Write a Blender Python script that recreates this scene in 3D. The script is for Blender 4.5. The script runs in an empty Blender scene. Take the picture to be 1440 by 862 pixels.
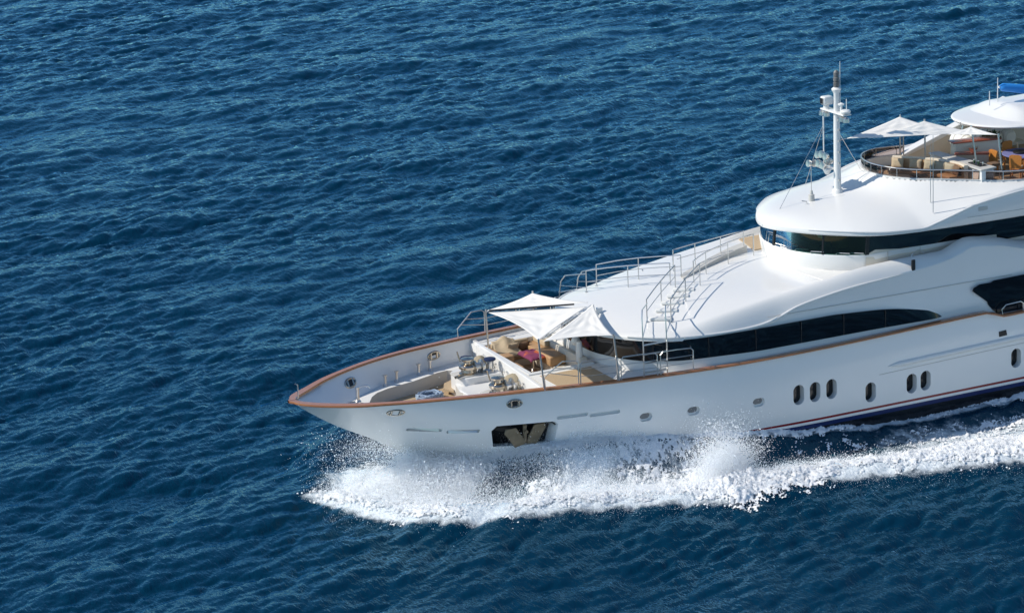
import bpy, bmesh, math, random
import numpy as np
from mathutils import Vector, Matrix
random.seed(7); rng = np.random.default_rng(11)
R = math.radians
S = bpy.context.scene
COL = S.collection

# ------------------------------------------------------------------ camera, sky, sun, exposure
PHI, TH, ROLL = R(25.3), R(16.0), R(2.5)
r0 = Vector((math.cos(PHI), -math.sin(PHI), 0)); dh = Vector((math.sin(PHI), math.cos(PHI), 0))
fw = dh*math.cos(TH) + Vector((0, 0, -math.sin(TH))); up0 = r0.cross(fw)
rt = r0*math.cos(ROLL) - up0*math.sin(ROLL); up = up0*math.cos(ROLL) + r0*math.sin(ROLL)
cd = bpy.data.cameras.new('camera'); cam = bpy.data.objects.new('camera', cd); COL.objects.link(cam)
cam.matrix_world = Matrix(((rt.x, up.x, -fw.x, -35.239), (rt.y, up.y, -fw.y, -94.045), (rt.z, up.z, -fw.z, 35.801), (0, 0, 0, 1)))
cd.sensor_width = 36; cd.lens = 36*4000/1440; cd.clip_start = 1; cd.clip_end = 20000
S.camera = cam
AZ, EL = R(5), R(42)
sv = (-r0*math.cos(AZ) - dh*math.sin(AZ))*math.cos(EL) + Vector((0, 0, math.sin(EL)))
w = bpy.data.worlds.new('World'); S.world = w; w.use_nodes = True
nt = w.node_tree; sky = nt.nodes.new('ShaderNodeTexSky'); sky.sky_type = 'NISHITA'; sky.sun_disc = False
sky.sun_elevation = EL; sky.sun_rotation = math.atan2(sv.x, sv.y)
tint = nt.nodes.new('ShaderNodeMix'); tint.data_type = 'RGBA'; tint.blend_type = 'MULTIPLY'; tint.inputs[0].default_value = 1; tint.inputs[7].default_value = (.86, .98, 1.05, 1)
nt.links.new(sky.outputs[0], tint.inputs[6]); nt.links.new(tint.outputs[2], nt.nodes['Background'].inputs[0]); nt.nodes['Background'].inputs[1].default_value = 0.125; sky.dust_density = 0.0; sky.ozone_density = 1.6; sky.air_density = 1.0; sky.altitude = 0
sd = bpy.data.lights.new('sun', 'SUN'); sd.energy = 4.6; sd.angle = R(0.5); sd.color = (1, .925, .81)
sun = bpy.data.objects.new('sun', sd); COL.objects.link(sun); sun.rotation_euler = sv.to_track_quat('Z', 'Y').to_euler()
sun.location = (0, 0, 60)
S.view_settings.view_transform = 'Standard'; S.view_settings.look = 'None'; S.view_settings.exposure = 0.0; S.view_settings.gamma = 1

# ------------------------------------------------------------------ materials
def mat(name, col, rough=.5, metal=0, var=0.0, vscale=3.0, bump=0.0, bscale=20.0, ior=1.45, coat=0, spec=None):
    m = bpy.data.materials.new(name); m.use_nodes = True; n = m.node_tree; b = n.nodes['Principled BSDF']
    b.inputs['Base Color'].default_value = (*col, 1); b.inputs['Roughness'].default_value = rough
    b.inputs['Metallic'].default_value = metal; b.inputs['IOR'].default_value = ior; b.inputs['Coat Weight'].default_value = coat
    if spec is not None: b.inputs['Specular IOR Level'].default_value = spec
    tc = n.nodes.new('ShaderNodeTexCoord')
    if var:
        t = n.nodes.new('ShaderNodeTexNoise'); t.inputs['Scale'].default_value = vscale; t.inputs['Detail'].default_value = 5
        n.links.new(tc.outputs['Object'], t.inputs['Vector'])
        mx = n.nodes.new('ShaderNodeMix'); mx.data_type = 'RGBA'
        mx.inputs[6].default_value = (*[c*(1-var) for c in col], 1); mx.inputs[7].default_value = (*[min(1, c*(1+var)) for c in col], 1)
        n.links.new(t.outputs['Fac'], mx.inputs[0]); n.links.new(mx.outputs[2], b.inputs['Base Color'])
    if bump:
        t2 = n.nodes.new('ShaderNodeTexNoise'); t2.inputs['Scale'].default_value = bscale; t2.inputs['Detail'].default_value = 4
        n.links.new(tc.outputs['Object'], t2.inputs['Vector'])
        bp = n.nodes.new('ShaderNodeBump'); bp.inputs['Strength'].default_value = bump; bp.inputs['Distance'].default_value = .02
        n.links.new(t2.outputs['Fac'], bp.inputs['Height']); n.links.new(bp.outputs[0], b.inputs['Normal'])
    return m
WHITE = mat('white_gelcoat', (.735, .735, .72), .28, var=.03, vscale=.8, coat=.3)
WHITE2 = mat('white_nonslip_paint', (.71, .71, .69), .55, var=.04, vscale=2)
CREAM = mat('cream_paint_and_shade', (.62, .58, .5), .45, var=.03)  # also holds the shaded tone of wheelhouse side wall and arch wing
GREYPAINT = mat('pale_grey_paint_and_shade', (.5, .49, .46), .5, var=.04)  # also holds the shade tone of the well wall
VARN = mat('varnished_teak', (.35, .135, .05), .25, var=.25, vscale=5, coat=.6)
STEEL = mat('polished_steel', (.66, .65, .63), .28, metal=1)
CHROME = mat('chrome', (.52, .46, .38), .22, metal=1)
BLACK = mat('black_plastic', (.012, .012, .014), .4)
DGLASS = mat('dark_tinted_glass', (.006, .007, .009), .04, ior=1.5)
GREYGLASS = mat('grey_porthole_glass', (.16, .17, .18), .15)
LEATHER = mat('tan_leather', (.40, .245, .125), .5, var=.12, vscale=6)
BEIGE = mat('beige_fabric', (.46, .37, .25), .9, var=.1, vscale=12, bump=.3)
PALEFAB = mat('pale_upholstery', (.62, .56, .46), .85, var=.05)
BROWNFAB = mat('brown_fabric', (.16, .1, .06), .9, var=.15, vscale=8)
CANVAS = mat('white_canvas', (.90, .885, .84), .9, var=.03, vscale=4, bump=.25, bscale=6)
def add_translucency(m, f, c):
    n = m.node_tree; b = n.nodes['Principled BSDF']; o = n.nodes['Material Output']; t = n.nodes.new('ShaderNodeBsdfTranslucent'); t.inputs[0].default_value = (*c, 1)
    x = n.nodes.new('ShaderNodeMixShader'); x.inputs[0].default_value = f; n.links.new(b.outputs[0], x.inputs[1]); n.links.new(t.outputs[0], x.inputs[2]); n.links.new(x.outputs[0], o.inputs[0])
add_translucency(CANVAS, .12, (.85, .82, .74))
NAVY = mat('navy_canvas', (.008, .022, .075), .8, var=.2, vscale=8)
BLUECOV = mat('bright_blue_canvas', (.02, .22, .62), .6, var=.1, vscale=6)
TARP = mat('khaki_canvas', (.36, .31, .22), .9, var=.2, vscale=6, bump=.4)
ORANGEWOOD = mat('orange_teak', (.50, .20, .045), .4, var=.2, vscale=9)
REDWOOD = mat('red_mahogany', (.26, .06, .03), .25, var=.2, vscale=6, coat=.4)
LILAC = mat('lilac_cloth', (.16, .17, .36), .8, var=.08, vscale=9)
PLANT = mat('dark_leaves', (.02, .06, .02), .6, var=.4, vscale=20)
RUST = mat('galvanised_rusty_steel', (.20, .155, .10), .6, metal=.3, var=.5, vscale=4)
LANTERN = mat('dark_grey_lantern', (.15, .15, .15), .3, var=.4, vscale=6)
RAFT = mat('white_raft_canvas', (.72, .72, .68), .6, var=.06)
INTER = mat('dark_interior', (.02, .02, .02), .7)
SCREEN = mat('pale_green_screen_glint', (.5, .75, .66), .4)
ROPE = mat('blue_white_rope', (.26, .34, .45), .9, var=.7, vscale=16)
def teak():
    m = mat('teak_planking', (.44, .33, .2), .6); n = m.node_tree; b = n.nodes['Principled BSDF']
    tc = n.nodes.new('ShaderNodeTexCoord'); wv = n.nodes.new('ShaderNodeTexWave'); wv.bands_direction = 'Y'
    wv.inputs['Scale'].default_value = 3.2; wv.inputs['Distortion'].default_value = 0
    n.links.new(tc.outputs['Object'], wv.inputs['Vector'])
    cr = n.nodes.new('ShaderNodeValToRGB'); cr.color_ramp.elements[0].color = (.17, .12, .08, 1); cr.color_ramp.elements[1].position = .25
    cr.color_ramp.elements[1].color = (.5, .38, .24, 1)
    n.links.new(wv.outputs['Fac'], cr.inputs[0]); n.links.new(cr.outputs[0], b.inputs['Base Color']); return m
TEAK = teak()
def clothmat():
    m = mat('orange_purple_cloth', (.5, .1, .1), .85); n = m.node_tree; b = n.nodes['Principled BSDF']
    tc = n.nodes.new('ShaderNodeTexCoord'); wv = n.nodes.new('ShaderNodeTexNoise'); wv.inputs['Scale'].default_value = 1.6; wv.inputs['Detail'].default_value = 1
    n.links.new(tc.outputs['Object'], wv.inputs['Vector'])
    cr = n.nodes.new('ShaderNodeValToRGB'); cr.color_ramp.elements[0].color = (.17, .03, .085, 1); cr.color_ramp.elements[0].position = .47
    cr.color_ramp.elements[1].color = (.46, .10, .035, 1); cr.color_ramp.elements[1].position = .53
    n.links.new(wv.outputs['Fac'], cr.inputs[0]); n.links.new(cr.outputs[0], b.inputs['Base Color']); return m
CLOTH = clothmat()
def glassmat(name, tint, mixf):
    m = bpy.data.materials.new(name); m.use_nodes = True; n = m.node_tree; n.nodes.clear()
    o = n.nodes.new('ShaderNodeOutputMaterial'); t = n.nodes.new('ShaderNodeBsdfTransparent'); t.inputs[0].default_value = (*tint, 1)
    g = n.nodes.new('ShaderNodeBsdfGlossy'); g.inputs['Roughness'].default_value = .03
    fr = n.nodes.new('ShaderNodeFresnel'); fr.inputs[0].default_value = mixf; mx = n.nodes.new('ShaderNodeMixShader')
    n.links.new(fr.outputs[0], mx.inputs[0]); n.links.new(t.outputs[0], mx.inputs[1]); n.links.new(g.outputs[0], mx.inputs[2]); n.links.new(mx.outputs[0], o.inputs[0]); return m
WGLASS = glassmat('green_tinted_glass', (.22, .37, .34), 1.45)
RGLASS = glassmat('brown_tinted_glass', (.80, .71, .67), 1.35)
def hullmat():
    m = mat('hull_paint', (.78, .78, .77), .25, coat=.3); n = m.node_tree; b = n.nodes['Principled BSDF']
    tc = n.nodes.new('ShaderNodeTexCoord'); sp = n.nodes.new('ShaderNodeSeparateXYZ'); n.links.new(tc.outputs['Object'], sp.inputs[0])
    mr = n.nodes.new('ShaderNodeMapRange'); mr.inputs[1].default_value = -2; mr.inputs[2].default_value = 2; n.links.new(sp.outputs[2], mr.inputs[0])
    cr = n.nodes.new('ShaderNodeValToRGB'); cr.color_ramp.interpolation = 'CONSTANT'
    f = lambda z: (z+2)/4
    el = cr.color_ramp.elements; el[0].color = (.006, .007, .010, 1); el[1].position = f(.52); el[1].color = (.010, .022, .10, 1)
    for z, c in ((.70, (.78, .78, .77, 1)), (.80, (.22, .010, .016, 1)), (.90, (.78, .78, .77, 1))):
        e = el.new(f(z)); e.color = c
    n.links.new(mr.outputs[0], cr.inputs[0]); n.links.new(cr.outputs[0], b.inputs['Base Color'])
    t = n.nodes.new('ShaderNodeTexNoise'); t.inputs['Scale'].default_value = .9; t.inputs['Detail'].default_value = 3; n.links.new(tc.outputs['Object'], t.inputs['Vector'])
    bp = n.nodes.new('ShaderNodeBump'); bp.inputs['Strength'].default_value = .25; bp.inputs['Distance'].default_value = .04; n.links.new(t.outputs['Fac'], bp.inputs['Height']); n.links.new(bp.outputs[0], b.inputs['Normal']); n.links.new(bp.outputs[0], b.inputs['Coat Normal']); return m
HULLM = hullmat()

# ------------------------------------------------------------------ mesh helpers
class MB:
    def __init__(s): s.v = []; s.f = []
    def add(s, vs, fs):
        o = len(s.v); s.v += [tuple(map(float, v)) for v in vs]; s.f += [tuple(i+o for i in f) for f in fs]; return s
    def box(s, c, d, rz=0, ry=0, taper=1.0):
        hx, hy, hz = d[0]/2, d[1]/2, d[2]/2; M = Matrix.Rotation(rz, 3, 'Z') @ Matrix.Rotation(ry, 3, 'Y'); vs = []
        for z, k in ((-hz, 1), (hz, taper)):
            for x, y in ((-hx, -hy), (hx, -hy), (hx, hy), (-hx, hy)): vs.append(M @ Vector((x*k, y*k, z)) + Vector(c))
        return s.add(vs, [(3, 2, 1, 0), (4, 5, 6, 7), (0, 1, 5, 4), (1, 2, 6, 5), (2, 3, 7, 6), (3, 0, 4, 7)])
    def rbox(s, c, d, b=.04, rz=0, ry=0):
        bm = bmesh.new(); bmesh.ops.create_cube(bm, size=1); bmesh.ops.scale(bm, vec=d, verts=bm.verts)
        bmesh.ops.bevel(bm, geom=bm.edges[:], offset=b, segments=3, profile=.5, affect='EDGES')
        M = Matrix.Translation(c) @ Matrix.Rotation(rz, 4, 'Z') @ Matrix.Rotation(ry, 4, 'Y'); bmesh.ops.transform(bm, matrix=M, verts=bm.verts)
        bm.verts.index_update(); s.add([v.co for v in bm.verts], [tuple(v.index for v in f.verts) for f in bm.faces]); bm.free(); return s
    def tube(s, pts, r, n=8, close=False, cap=True):
        pts = [Vector(p) for p in pts]; k = len(pts); rings = []
        rr = r if isinstance(r, (list, tuple)) else [r]*k
        prev = None
        for i, p in enumerate(pts):
            if close: t = (pts[(i+1) % k]-pts[i-1])
            else: t = pts[min(i+1, k-1)]-pts[max(i-1, 0)]
            t.normalize()
            a = prev if prev is not None else (Vector((0, 0, 1)) if abs(t.z) < .9 else Vector((1, 0, 0)))
            a = (a - t*a.dot(t)).normalized(); prev = a; b = t.cross(a)
            rings.append([p + (a*math.cos(2*math.pi*j/n)+b*math.sin(2*math.pi*j/n))*rr[i] for j in range(n)])
        vs = [v for q in rings for v in q]; fs = []
        for i in range(k if close else k-1):
            i2 = (i+1) % k
            for j in range(n): fs.append((i*n+j, i*n+(j+1) % n, i2*n+(j+1) % n, i2*n+j))
        if cap and not close: fs += [tuple(range(n-1, -1, -1)), tuple((k-1)*n+j for j in range(n))]
        return s.add(vs, fs)
    def lathe(s, prof, c=(0, 0, 0), n=20, M=None):
        vs = []; fs = []; M = M or Matrix.Identity(3)
        for (r, z) in prof:
            for j in range(n):
                a = 2*math.pi*j/n; vs.append(M @ Vector((max(r, 1e-4)*math.cos(a), max(r, 1e-4)*math.sin(a), z)) + Vector(c))
        for i in range(len(prof)-1):
            for j in range(n): fs.append((i*n+j, i*n+(j+1) % n, (i+1)*n+(j+1) % n, (i+1)*n+j))
        fs += [tuple(range(n-1, -1, -1)), tuple((len(prof)-1)*n+j for j in range(n))]
        return s.add(vs, fs)
    def ball(s, c, d, n=14, m=10):
        pr = [(math.sin(math.pi*i/m)*.5, -math.cos(math.pi*i/m)*.5) for i in range(m+1)]
        return s.lathe(pr, c, n, Matrix.Diagonal(Vector(d)))
    def grid(s, G):
        G = np.asarray(G, float); a, b = G.shape[:2]
        fs = [(i*b+j, (i+1)*b+j, (i+1)*b+j+1, i*b+j+1) for i in range(a-1) for j in range(b-1)]
        return s.add(G.reshape(-1, 3), fs)
    def prism(s, poly, z0, z1):
        n = len(poly); vs = [(x, y, z0) for x, y in poly]+[(x, y, z1) for x, y in poly]
        return s.add(vs, [tuple(range(n-1, -1, -1)), tuple(range(n, 2*n))]+[(i, (i+1) % n, (i+1) % n+n, i+n) for i in range(n)])
    def extr(s, poly3, vec):
        n = len(poly3); vs = [Vector(p) for p in poly3]; vs = vs+[p+Vector(vec) for p in vs]
        return s.add(vs, [tuple(range(n-1, -1, -1)), tuple(range(n, 2*n))]+[(i, (i+1) % n, (i+1) % n+n, i+n) for i in range(n)])
    def build(s, name, m, parent=None, ang=35, loc=None, solid=0, bevel=0, label=None):
        me = bpy.data.meshes.new(name); me.from_pydata(s.v, [], s.f); me.materials.append(m)
        bm = bmesh.new(); bm.from_mesh(me); bmesh.ops.remove_doubles(bm, verts=bm.verts, dist=1e-4)
        bmesh.ops.recalc_face_normals(bm, faces=bm.faces); bm.to_mesh(me); bm.free()
        me.polygons.foreach_set('use_smooth', [True]*len(me.polygons)); me.set_sharp_from_angle(angle=R(ang))
        o = bpy.data.objects.new(name, me); COL.objects.link(o)
        if loc is not None: o.location = loc
        if parent: o.parent = parent; o.matrix_parent_inverse = PINV.get(parent.name, Matrix.Identity(4))
        if parent and parent.name not in PINV: pass
        if solid: md = o.modifiers.new('solid', 'SOLIDIFY'); md.thickness = solid; md.offset = 0
        if bevel: md = o.modifiers.new('bevel', 'BEVEL'); md.width = bevel; md.segments = 2; md.limit_method = 'ANGLE'
        if label: o['label'] = label
        return o
PINV = {}
def tag(o, label, cat, group=None, kind=None):
    if kind: o['kind'] = kind
    if label: o['label'] = label
    if cat: o['category'] = cat
    if group: o['group'] = group
    return o
def thing(name, label, cat, loc=(0, 0, 0), rz=0, group=None):
    o = bpy.data.objects.new(name, None); COL.objects.link(o); o.location = loc; o.rotation_euler.z = rz; o.empty_display_size = .3
    return tag(o, label, cat, group)
def dup(root, loc, rz, label):
    c = root.copy(); COL.objects.link(c); c.location = loc; c.rotation_euler.z = rz; c['label'] = label
    for ch in list(root.children):
        d = ch.copy(); COL.objects.link(d); d.parent = c
        for g in list(ch.children):
            e = g.copy(); COL.objects.link(e); e.parent = d
    return c
def I(x, xs, ys): return float(np.interp(x, xs, ys))
def smooth_curve(pts, n=8):
    P = [np.array(p, float) for p in pts]; out = []
    for i in range(len(P)-1):
        p0 = P[max(i-1, 0)]; p1 = P[i]; p2 = P[i+1]; p3 = P[min(i+2, len(P)-1)]
        for j in range(n):
            t = j/n; out.append(.5*((2*p1)+(-p0+p2)*t+(2*p0-5*p1+4*p2-p3)*t*t+(-p0+3*p1-3*p2+p3)*t**3))
    out.append(P[-1]); return out
def pchip(xs, ys):
    xs = np.array(xs, float); ys = np.array(ys, float); h = np.diff(xs); dl = np.diff(ys)/h; d = np.zeros_like(xs)
    for i in range(1, len(xs)-1):
        if dl[i-1]*dl[i] > 0:
            w1 = 2*h[i]+h[i-1]; w2 = h[i]+2*h[i-1]; d[i] = (w1+w2)/(w1/dl[i-1]+w2/dl[i])
    d[0] = dl[0]; d[-1] = dl[-1]
    def f(x):
        x = min(max(x, xs[0]), xs[-1]); i = int(min(np.searchsorted(xs, x, side='right')-1, len(xs)-2)); i = max(i, 0); t = (x-xs[i])/h[i]
        return float(ys[i]*(1+2*t)*(1-t)**2+d[i]*h[i]*t*(1-t)**2+ys[i+1]*t*t*(3-2*t)+d[i+1]*h[i]*t*t*(t-1))
    return f

# ------------------------------------------------------------------ hull form (x aft from the stem head, y to starboard, z up from the waterline)
ys = pchip([0, .15, .4, 1, 2, 3, 4, 6, 8, 10, 11.5, 14, 17, 20, 25, 36, 44, 50], [.02, .42, .72, 1.2, 1.9, 2.38, 2.80, 3.40, 3.80, 4.15, 4.38, 4.6, 4.75, 4.8, 4.8, 4.8, 4.7, 4.4])
zs_ = pchip([0, 1, 3, 5, 8, 11.5, 14, 16.4, 20, 24, 27.6, 28.5, 30, 50], [3.84, 3.80, 3.85, 3.88, 3.84, 3.76, 3.71, 3.68, 3.70, 3.78, 3.86, 3.60, 3.62, 3.5])
stemz = pchip([0, .6, 1.7, 3.1, 4.2, 5.1, 6.2, 7.3, 8.4, 50], [3.84, 3.36, 2.6, 1.82, 1.16, .6, -.1, -.8, -1.5, -1.5])
ee = pchip([0, 2, 3, 4, 5.5, 7, 9, 12, 16, 20, 28, 50], [1.02, 1.12, 1.3, 1.6, 2.15, 2.6, 2.9, 3.4, 5, 8, 11, 11])
def knuck(x, z): return .08*min(max((z-zs_(x)+.62)/.62, 0), 1)*min(max((x-11.5)/3, 0), 1)
def hy(x, z):  # half breadth of the hull
    zb = stemz(x); s = max(0., (z-zb)/max(zs_(x)-zb, .02)); return ys(x)*(1-max(0., 1-s)**ee(x))-knuck(x, z)
zin = lambda x: 1.9 if x < 8.9 else (2.3 if x < 12.1 else 3.42)

yacht = thing('motor_yacht', 'large white motor yacht with teak caprail and dark wraparound windows, under way', 'yacht', (20, 0, 0))
PINV['motor_yacht'] = Matrix.Translation((-20, 0, 0))
YT = yacht
def build_hull():
    X = [0, .04, .1, .2, .35, .55, .8] + list(np.arange(1.1, 12.2, .22)) + list(np.arange(12.4, 50.1, .4)); NS = 26
    mb = MB(); loops = []
    for x in X:
        zb, zt = stemz(x), zs_(x)-.05; L = []
        for i in range(NS+1):
            t = i/NS; t = t**1.5; z = zb+(zt-zb)*t
            y = ys(x)*(1-(1-t)**ee(x))-knuck(x, z)
            L.append((y, z))
        yi = max(ys(x)-.13-knuck(x, zt), .004); yb = max(yi-.06*min(1, x/3), .003); zd = max(zin(x), zb+.05) if zin(x) > zb else zb+.04
        if zd > zt-.06: zd = zt-.06
        # inner bulwark follows the flare
        inner = [(yi, zt)]
        for k in range(1, 5):
            z = zt+(zd-zt)*k/4; y = min(yb, max(hy(x, z)-.14, .003)); inner.append((y, z))
        half = L+inner
        loops.append([(x, -y, z) for y, z in half]+[(x, y, z) for y, z in half[::-1]])
    n = len(loops[0]); vs = [p for l in loops for p in l]; fs = []
    for i in range(len(X)-1):
        for j in range(n):
            j2 = (j+1) % n; fs.append((i*n+j, i*n+j2, (i+1)*n+j2, (i+1)*n+j))
    fs += [tuple(range(n)), tuple((len(X)-1)*n+j for j in range(n-1, -1, -1))]
    mb.add(vs, fs); return mb
hull = build_hull().build('hull', HULLM, YT, 40)

def oval(x, z, hw, hh, n=28, lean=0.0):      # stadium outline in (x, z)
    out = []; r = min(hw, hh)
    for j in range(n):
        a = 2*math.pi*(j+.5)/n; cx = math.copysign(hw-r, math.cos(a)); cz = math.copysign(hh-r, math.sin(a))
        xx = cx+r*math.cos(a); zz = cz+r*math.sin(a); out.append((x+xx+lean*zz, z+zz))
    return out
OV = [(18.95, 2.0), (19.68, 1.99), (20.42, 1.98), (22.2, 1.53), (24.1, 1.55), (24.75, 1.56), (29.05, 1.74)]
RD = [(17.19, 2.0), (14.43, 2.12), (12.48, 2.18)]
SL = [(4.4, 2.5, .55), (5.65, 2.42, .55), (9.6, 2.63, .6), (10.85, 2.56, .6), ]
cut = MB(); plates = []
for sgn in (-1, 1):
    for (x, z) in OV:
        y = hy(x, z); P = oval(x, z, .24, .40); yy = y-.3
        cut.extr([(px, sgn*(yy), pz) for px, pz in P], (0, sgn*.6, 0)); plates.append(('porthole', [(px, pz) for px, pz in oval(x, z, .232, .397)], sgn, yy, DGLASS))
    for (x, z) in RD:
        y = hy(x, z); P = oval(x, z, .26, .17); yy = hy(x, z-.17)-.10
        cut.extr([(px, sgn*yy, pz) for px, pz in P], (0, sgn*.6, 0)); plates.append(('porthole', oval(x, z+.03, .2, .12), sgn, yy, GREYGLASS))
    for (x, z, h) in SL:
        P = oval(x, z, h, .07); vv = []
        y0 = min(hy(x-h, z-.07), hy(x+h, z-.07))
        # slot that follows the flare: two end rings
        a = [(px, sgn*(hy(px, z)-.12), pz) for px, pz in P]; n = len(P)
        b = [(px, sgn*(hy(px, z)+.3), pz+.05) for px, pz in P]
        cut.add(a+b, [tuple(range(n-1, -1, -1)), tuple(range(n, 2*n))]+[(i, (i+1) % n, (i+1) % n+n, i+n) for i in range(n)])
    # anchor pocket
    AP = [(6.72, 2.56), (8.95, 2.50), (9.12, 2.36), (9.0, 1.62), (6.75, 1.62), (6.55, 2.36)]
    n = len(AP); a = [(px*.86+7.85*.14, sgn*(hy(px, pz)-.55), pz-.05) for px, pz in AP]; b = [(px, sgn*(hy(px, pz)+.25), pz+.06) for px, pz in AP]
    cut.add(a+b, [tuple(range(n-1, -1, -1)), tuple(range(n, 2*n))]+[(i, (i+1) % n, (i+1) % n+n, i+n) for i in range(n)])
def do_bool(o, mb):
    c = mb.build('cutter', HULLM)
    before = len(o.data.vertices)
    try:
        md = o.modifiers.new('cut', 'BOOLEAN'); md.operation = 'DIFFERENCE'; md.solver = 'EXACT'; md.object = c; md.use_self = True
        dg = bpy.context.evaluated_depsgraph_get(); ev = o.evaluated_get(dg); me = bpy.data.meshes.new_from_object(ev)
        o.modifiers.clear()
        if len(me.vertices) > before*.8: o.data = me; me.polygons.foreach_set('use_smooth', [True]*len(me.polygons)); me.set_sharp_from_angle(angle=R(40))
        print('BOOL', before, len(me.vertices))
    except Exception as e: print('BOOLFAIL', e); o.modifiers.clear()
    bpy.data.objects.remove(c)
do_bool(hull, cut)
for nm, P, sg, yy, m in plates:
    MB().extr([(px, sg*(yy-.01), pz) for px, pz in P], (0, sg*.025, 0)).build(nm, m, YT)
for sg in (-1, 1):
    for (x, z, h) in SL[:2]:
        lo = [(x+k*(h-.08), sg*(hy(x+k*(h-.08), z-.05)+.012), z-.055) for k in (-1, 1)]; hi = [(x+k*(h-.08), sg*(hy(x+k*(h-.08), z+.05)-.10), z+.05) for k in (-1, 1)]
        MB().extr([lo[0], lo[1], hi[1], hi[0]], (0, -sg*.02, 0)).build('bow_slot_sky_reflector', STEEL, YT)  # steel plates added in the front slots, tilted to reflect sky and look bright
# caprail
def caprail():
    mb = MB(); X = [0, .04, .1, .2, .35, .55, .8]+list(np.arange(1.1, 12.2, .22))+list(np.arange(12.4, 50.1, .4))
    def ring(x, sg):
        y = ys(x); z = zs_(x); wi = .20 if x > 3 else .20+.22*(1-x/3)
        o_ = y+.055; i_ = max(y-wi, .0) if x > .3 else 0
        zz = z-.05
        if x < .3: i_ = 0
        return [(x, sg*o_, zz), (x, sg*(o_+.012), zz+.045), (x, sg*(o_-.02), zz+.085), (x, sg*max(i_+.02, 0), zz+.085), (x, sg*i_, zz+.045), (x, sg*i_, zz)]
    for sg in (-1, 1):
        L = [ring(x, sg) for x in X]; L[0] = [(-.07, sg*abs(p[1]), p[2]) for p in L[0]]
        n = 6; vs = [p for l in L for p in l]
        mb.add(vs, [(i*n+j, i*n+(j+1) % n, (i+1)*n+(j+1) % n, (i+1)*n+j) for i in range(len(L)-1) for j in range(n)])
    return mb
caprail().build('caprail', VARN, YT, 50)
# rub rail
for sg in (-1, 1):
    P = [(x, sg*(hy(x, 2.46+.012*(x-23))+.0), 2.44+.022*(x-23)) for x in np.arange(23.0, 48, .5)]
    MB().tube(P, [.02]+[.11]*(len(P)-1), 10).build('rub_rail', WHITE, YT)
    Q = [(x, sg*(hy(x, 2.30)+.004), 2.18+.022*(x-23)) for x in np.arange(22.6, 36, .5)]
    MB().tube(Q, .012, 6).build('seam_line', GREYPAINT, YT)

# ------------------------------------------------------------------ anchors in their pockets
def anchor(sg):
    y = -(hy(7.9, 2.1)-.16); root = MB().tube([(7.9, sg*(-y), 2.45), (7.88, sg*(-y), 1.75)], .075, 10).build('anchor', RUST, YT)
    yy = sg*(-y)
    for k in (-1, 1):
        P = [(7.9+k*.04, yy, 1.72), (7.9+k*.45, yy, 1.64), (7.9+k*.86, yy, 2.24), (7.9+k*.80, yy, 2.40), (7.9+k*.38, yy, 2.40), (7.9+k*.09, yy, 1.95)]
        MB().extr(P, (0, sg*.07, 0)).build('fluke', RUST, root, bevel=.015)
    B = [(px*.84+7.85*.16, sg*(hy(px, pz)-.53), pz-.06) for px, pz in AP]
    MB().extr(B, (0, sg*.015, 0)).build('pocket_dark_back', BLACK, root)  # black sheet at the back stands in for the dark of the recess
    MB().tube([(7.9, yy-.02*sg, 2.2), (7.9, yy+.16*sg, 2.2)], .07, 12).build('shackle', RUST, root)
    return root
for sg in (-1, 1): anchor(sg)
# ------------------------------------------------------------------ fairleads, outside and inside of the bulwark
for sg in (-1, 1):
    for x, z in ((3.25, 3.42), (7.4, 3.38)):
        z = zs_(x)-.42; y = hy(x, z); dy = (hy(x+.3, z)-hy(x-.3, z))/.6; dz = (hy(x, z+.2)-hy(x, z-.2))/.4
        for nm, off in (('outer', .01), ('inner', -.17)):
            P = []; n = 20
            for j in range(n):
                a = 2*math.pi*j/n; u = .27*math.cos(a); v = .135*math.sin(a); P.append((x+u, sg*(y+dy*u+dz*v+off), z+v))
            f = MB().tube(P, .045, 8, close=True).build('fairlead', CHROME, YT)
            MB().extr([Vector(p)*1 for p in P], (0, sg*.012, 0)).build('fairlead_opening', BLACK, f)
            for k in (-.14, .14):
                MB().tube([(x+k, sg*(y+dy*k-dz*.12+off), z-.12), (x+k, sg*(y+dy*k+dz*.12+off), z+.12)], .05, 8).build('roller', CHROME, f)
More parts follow.
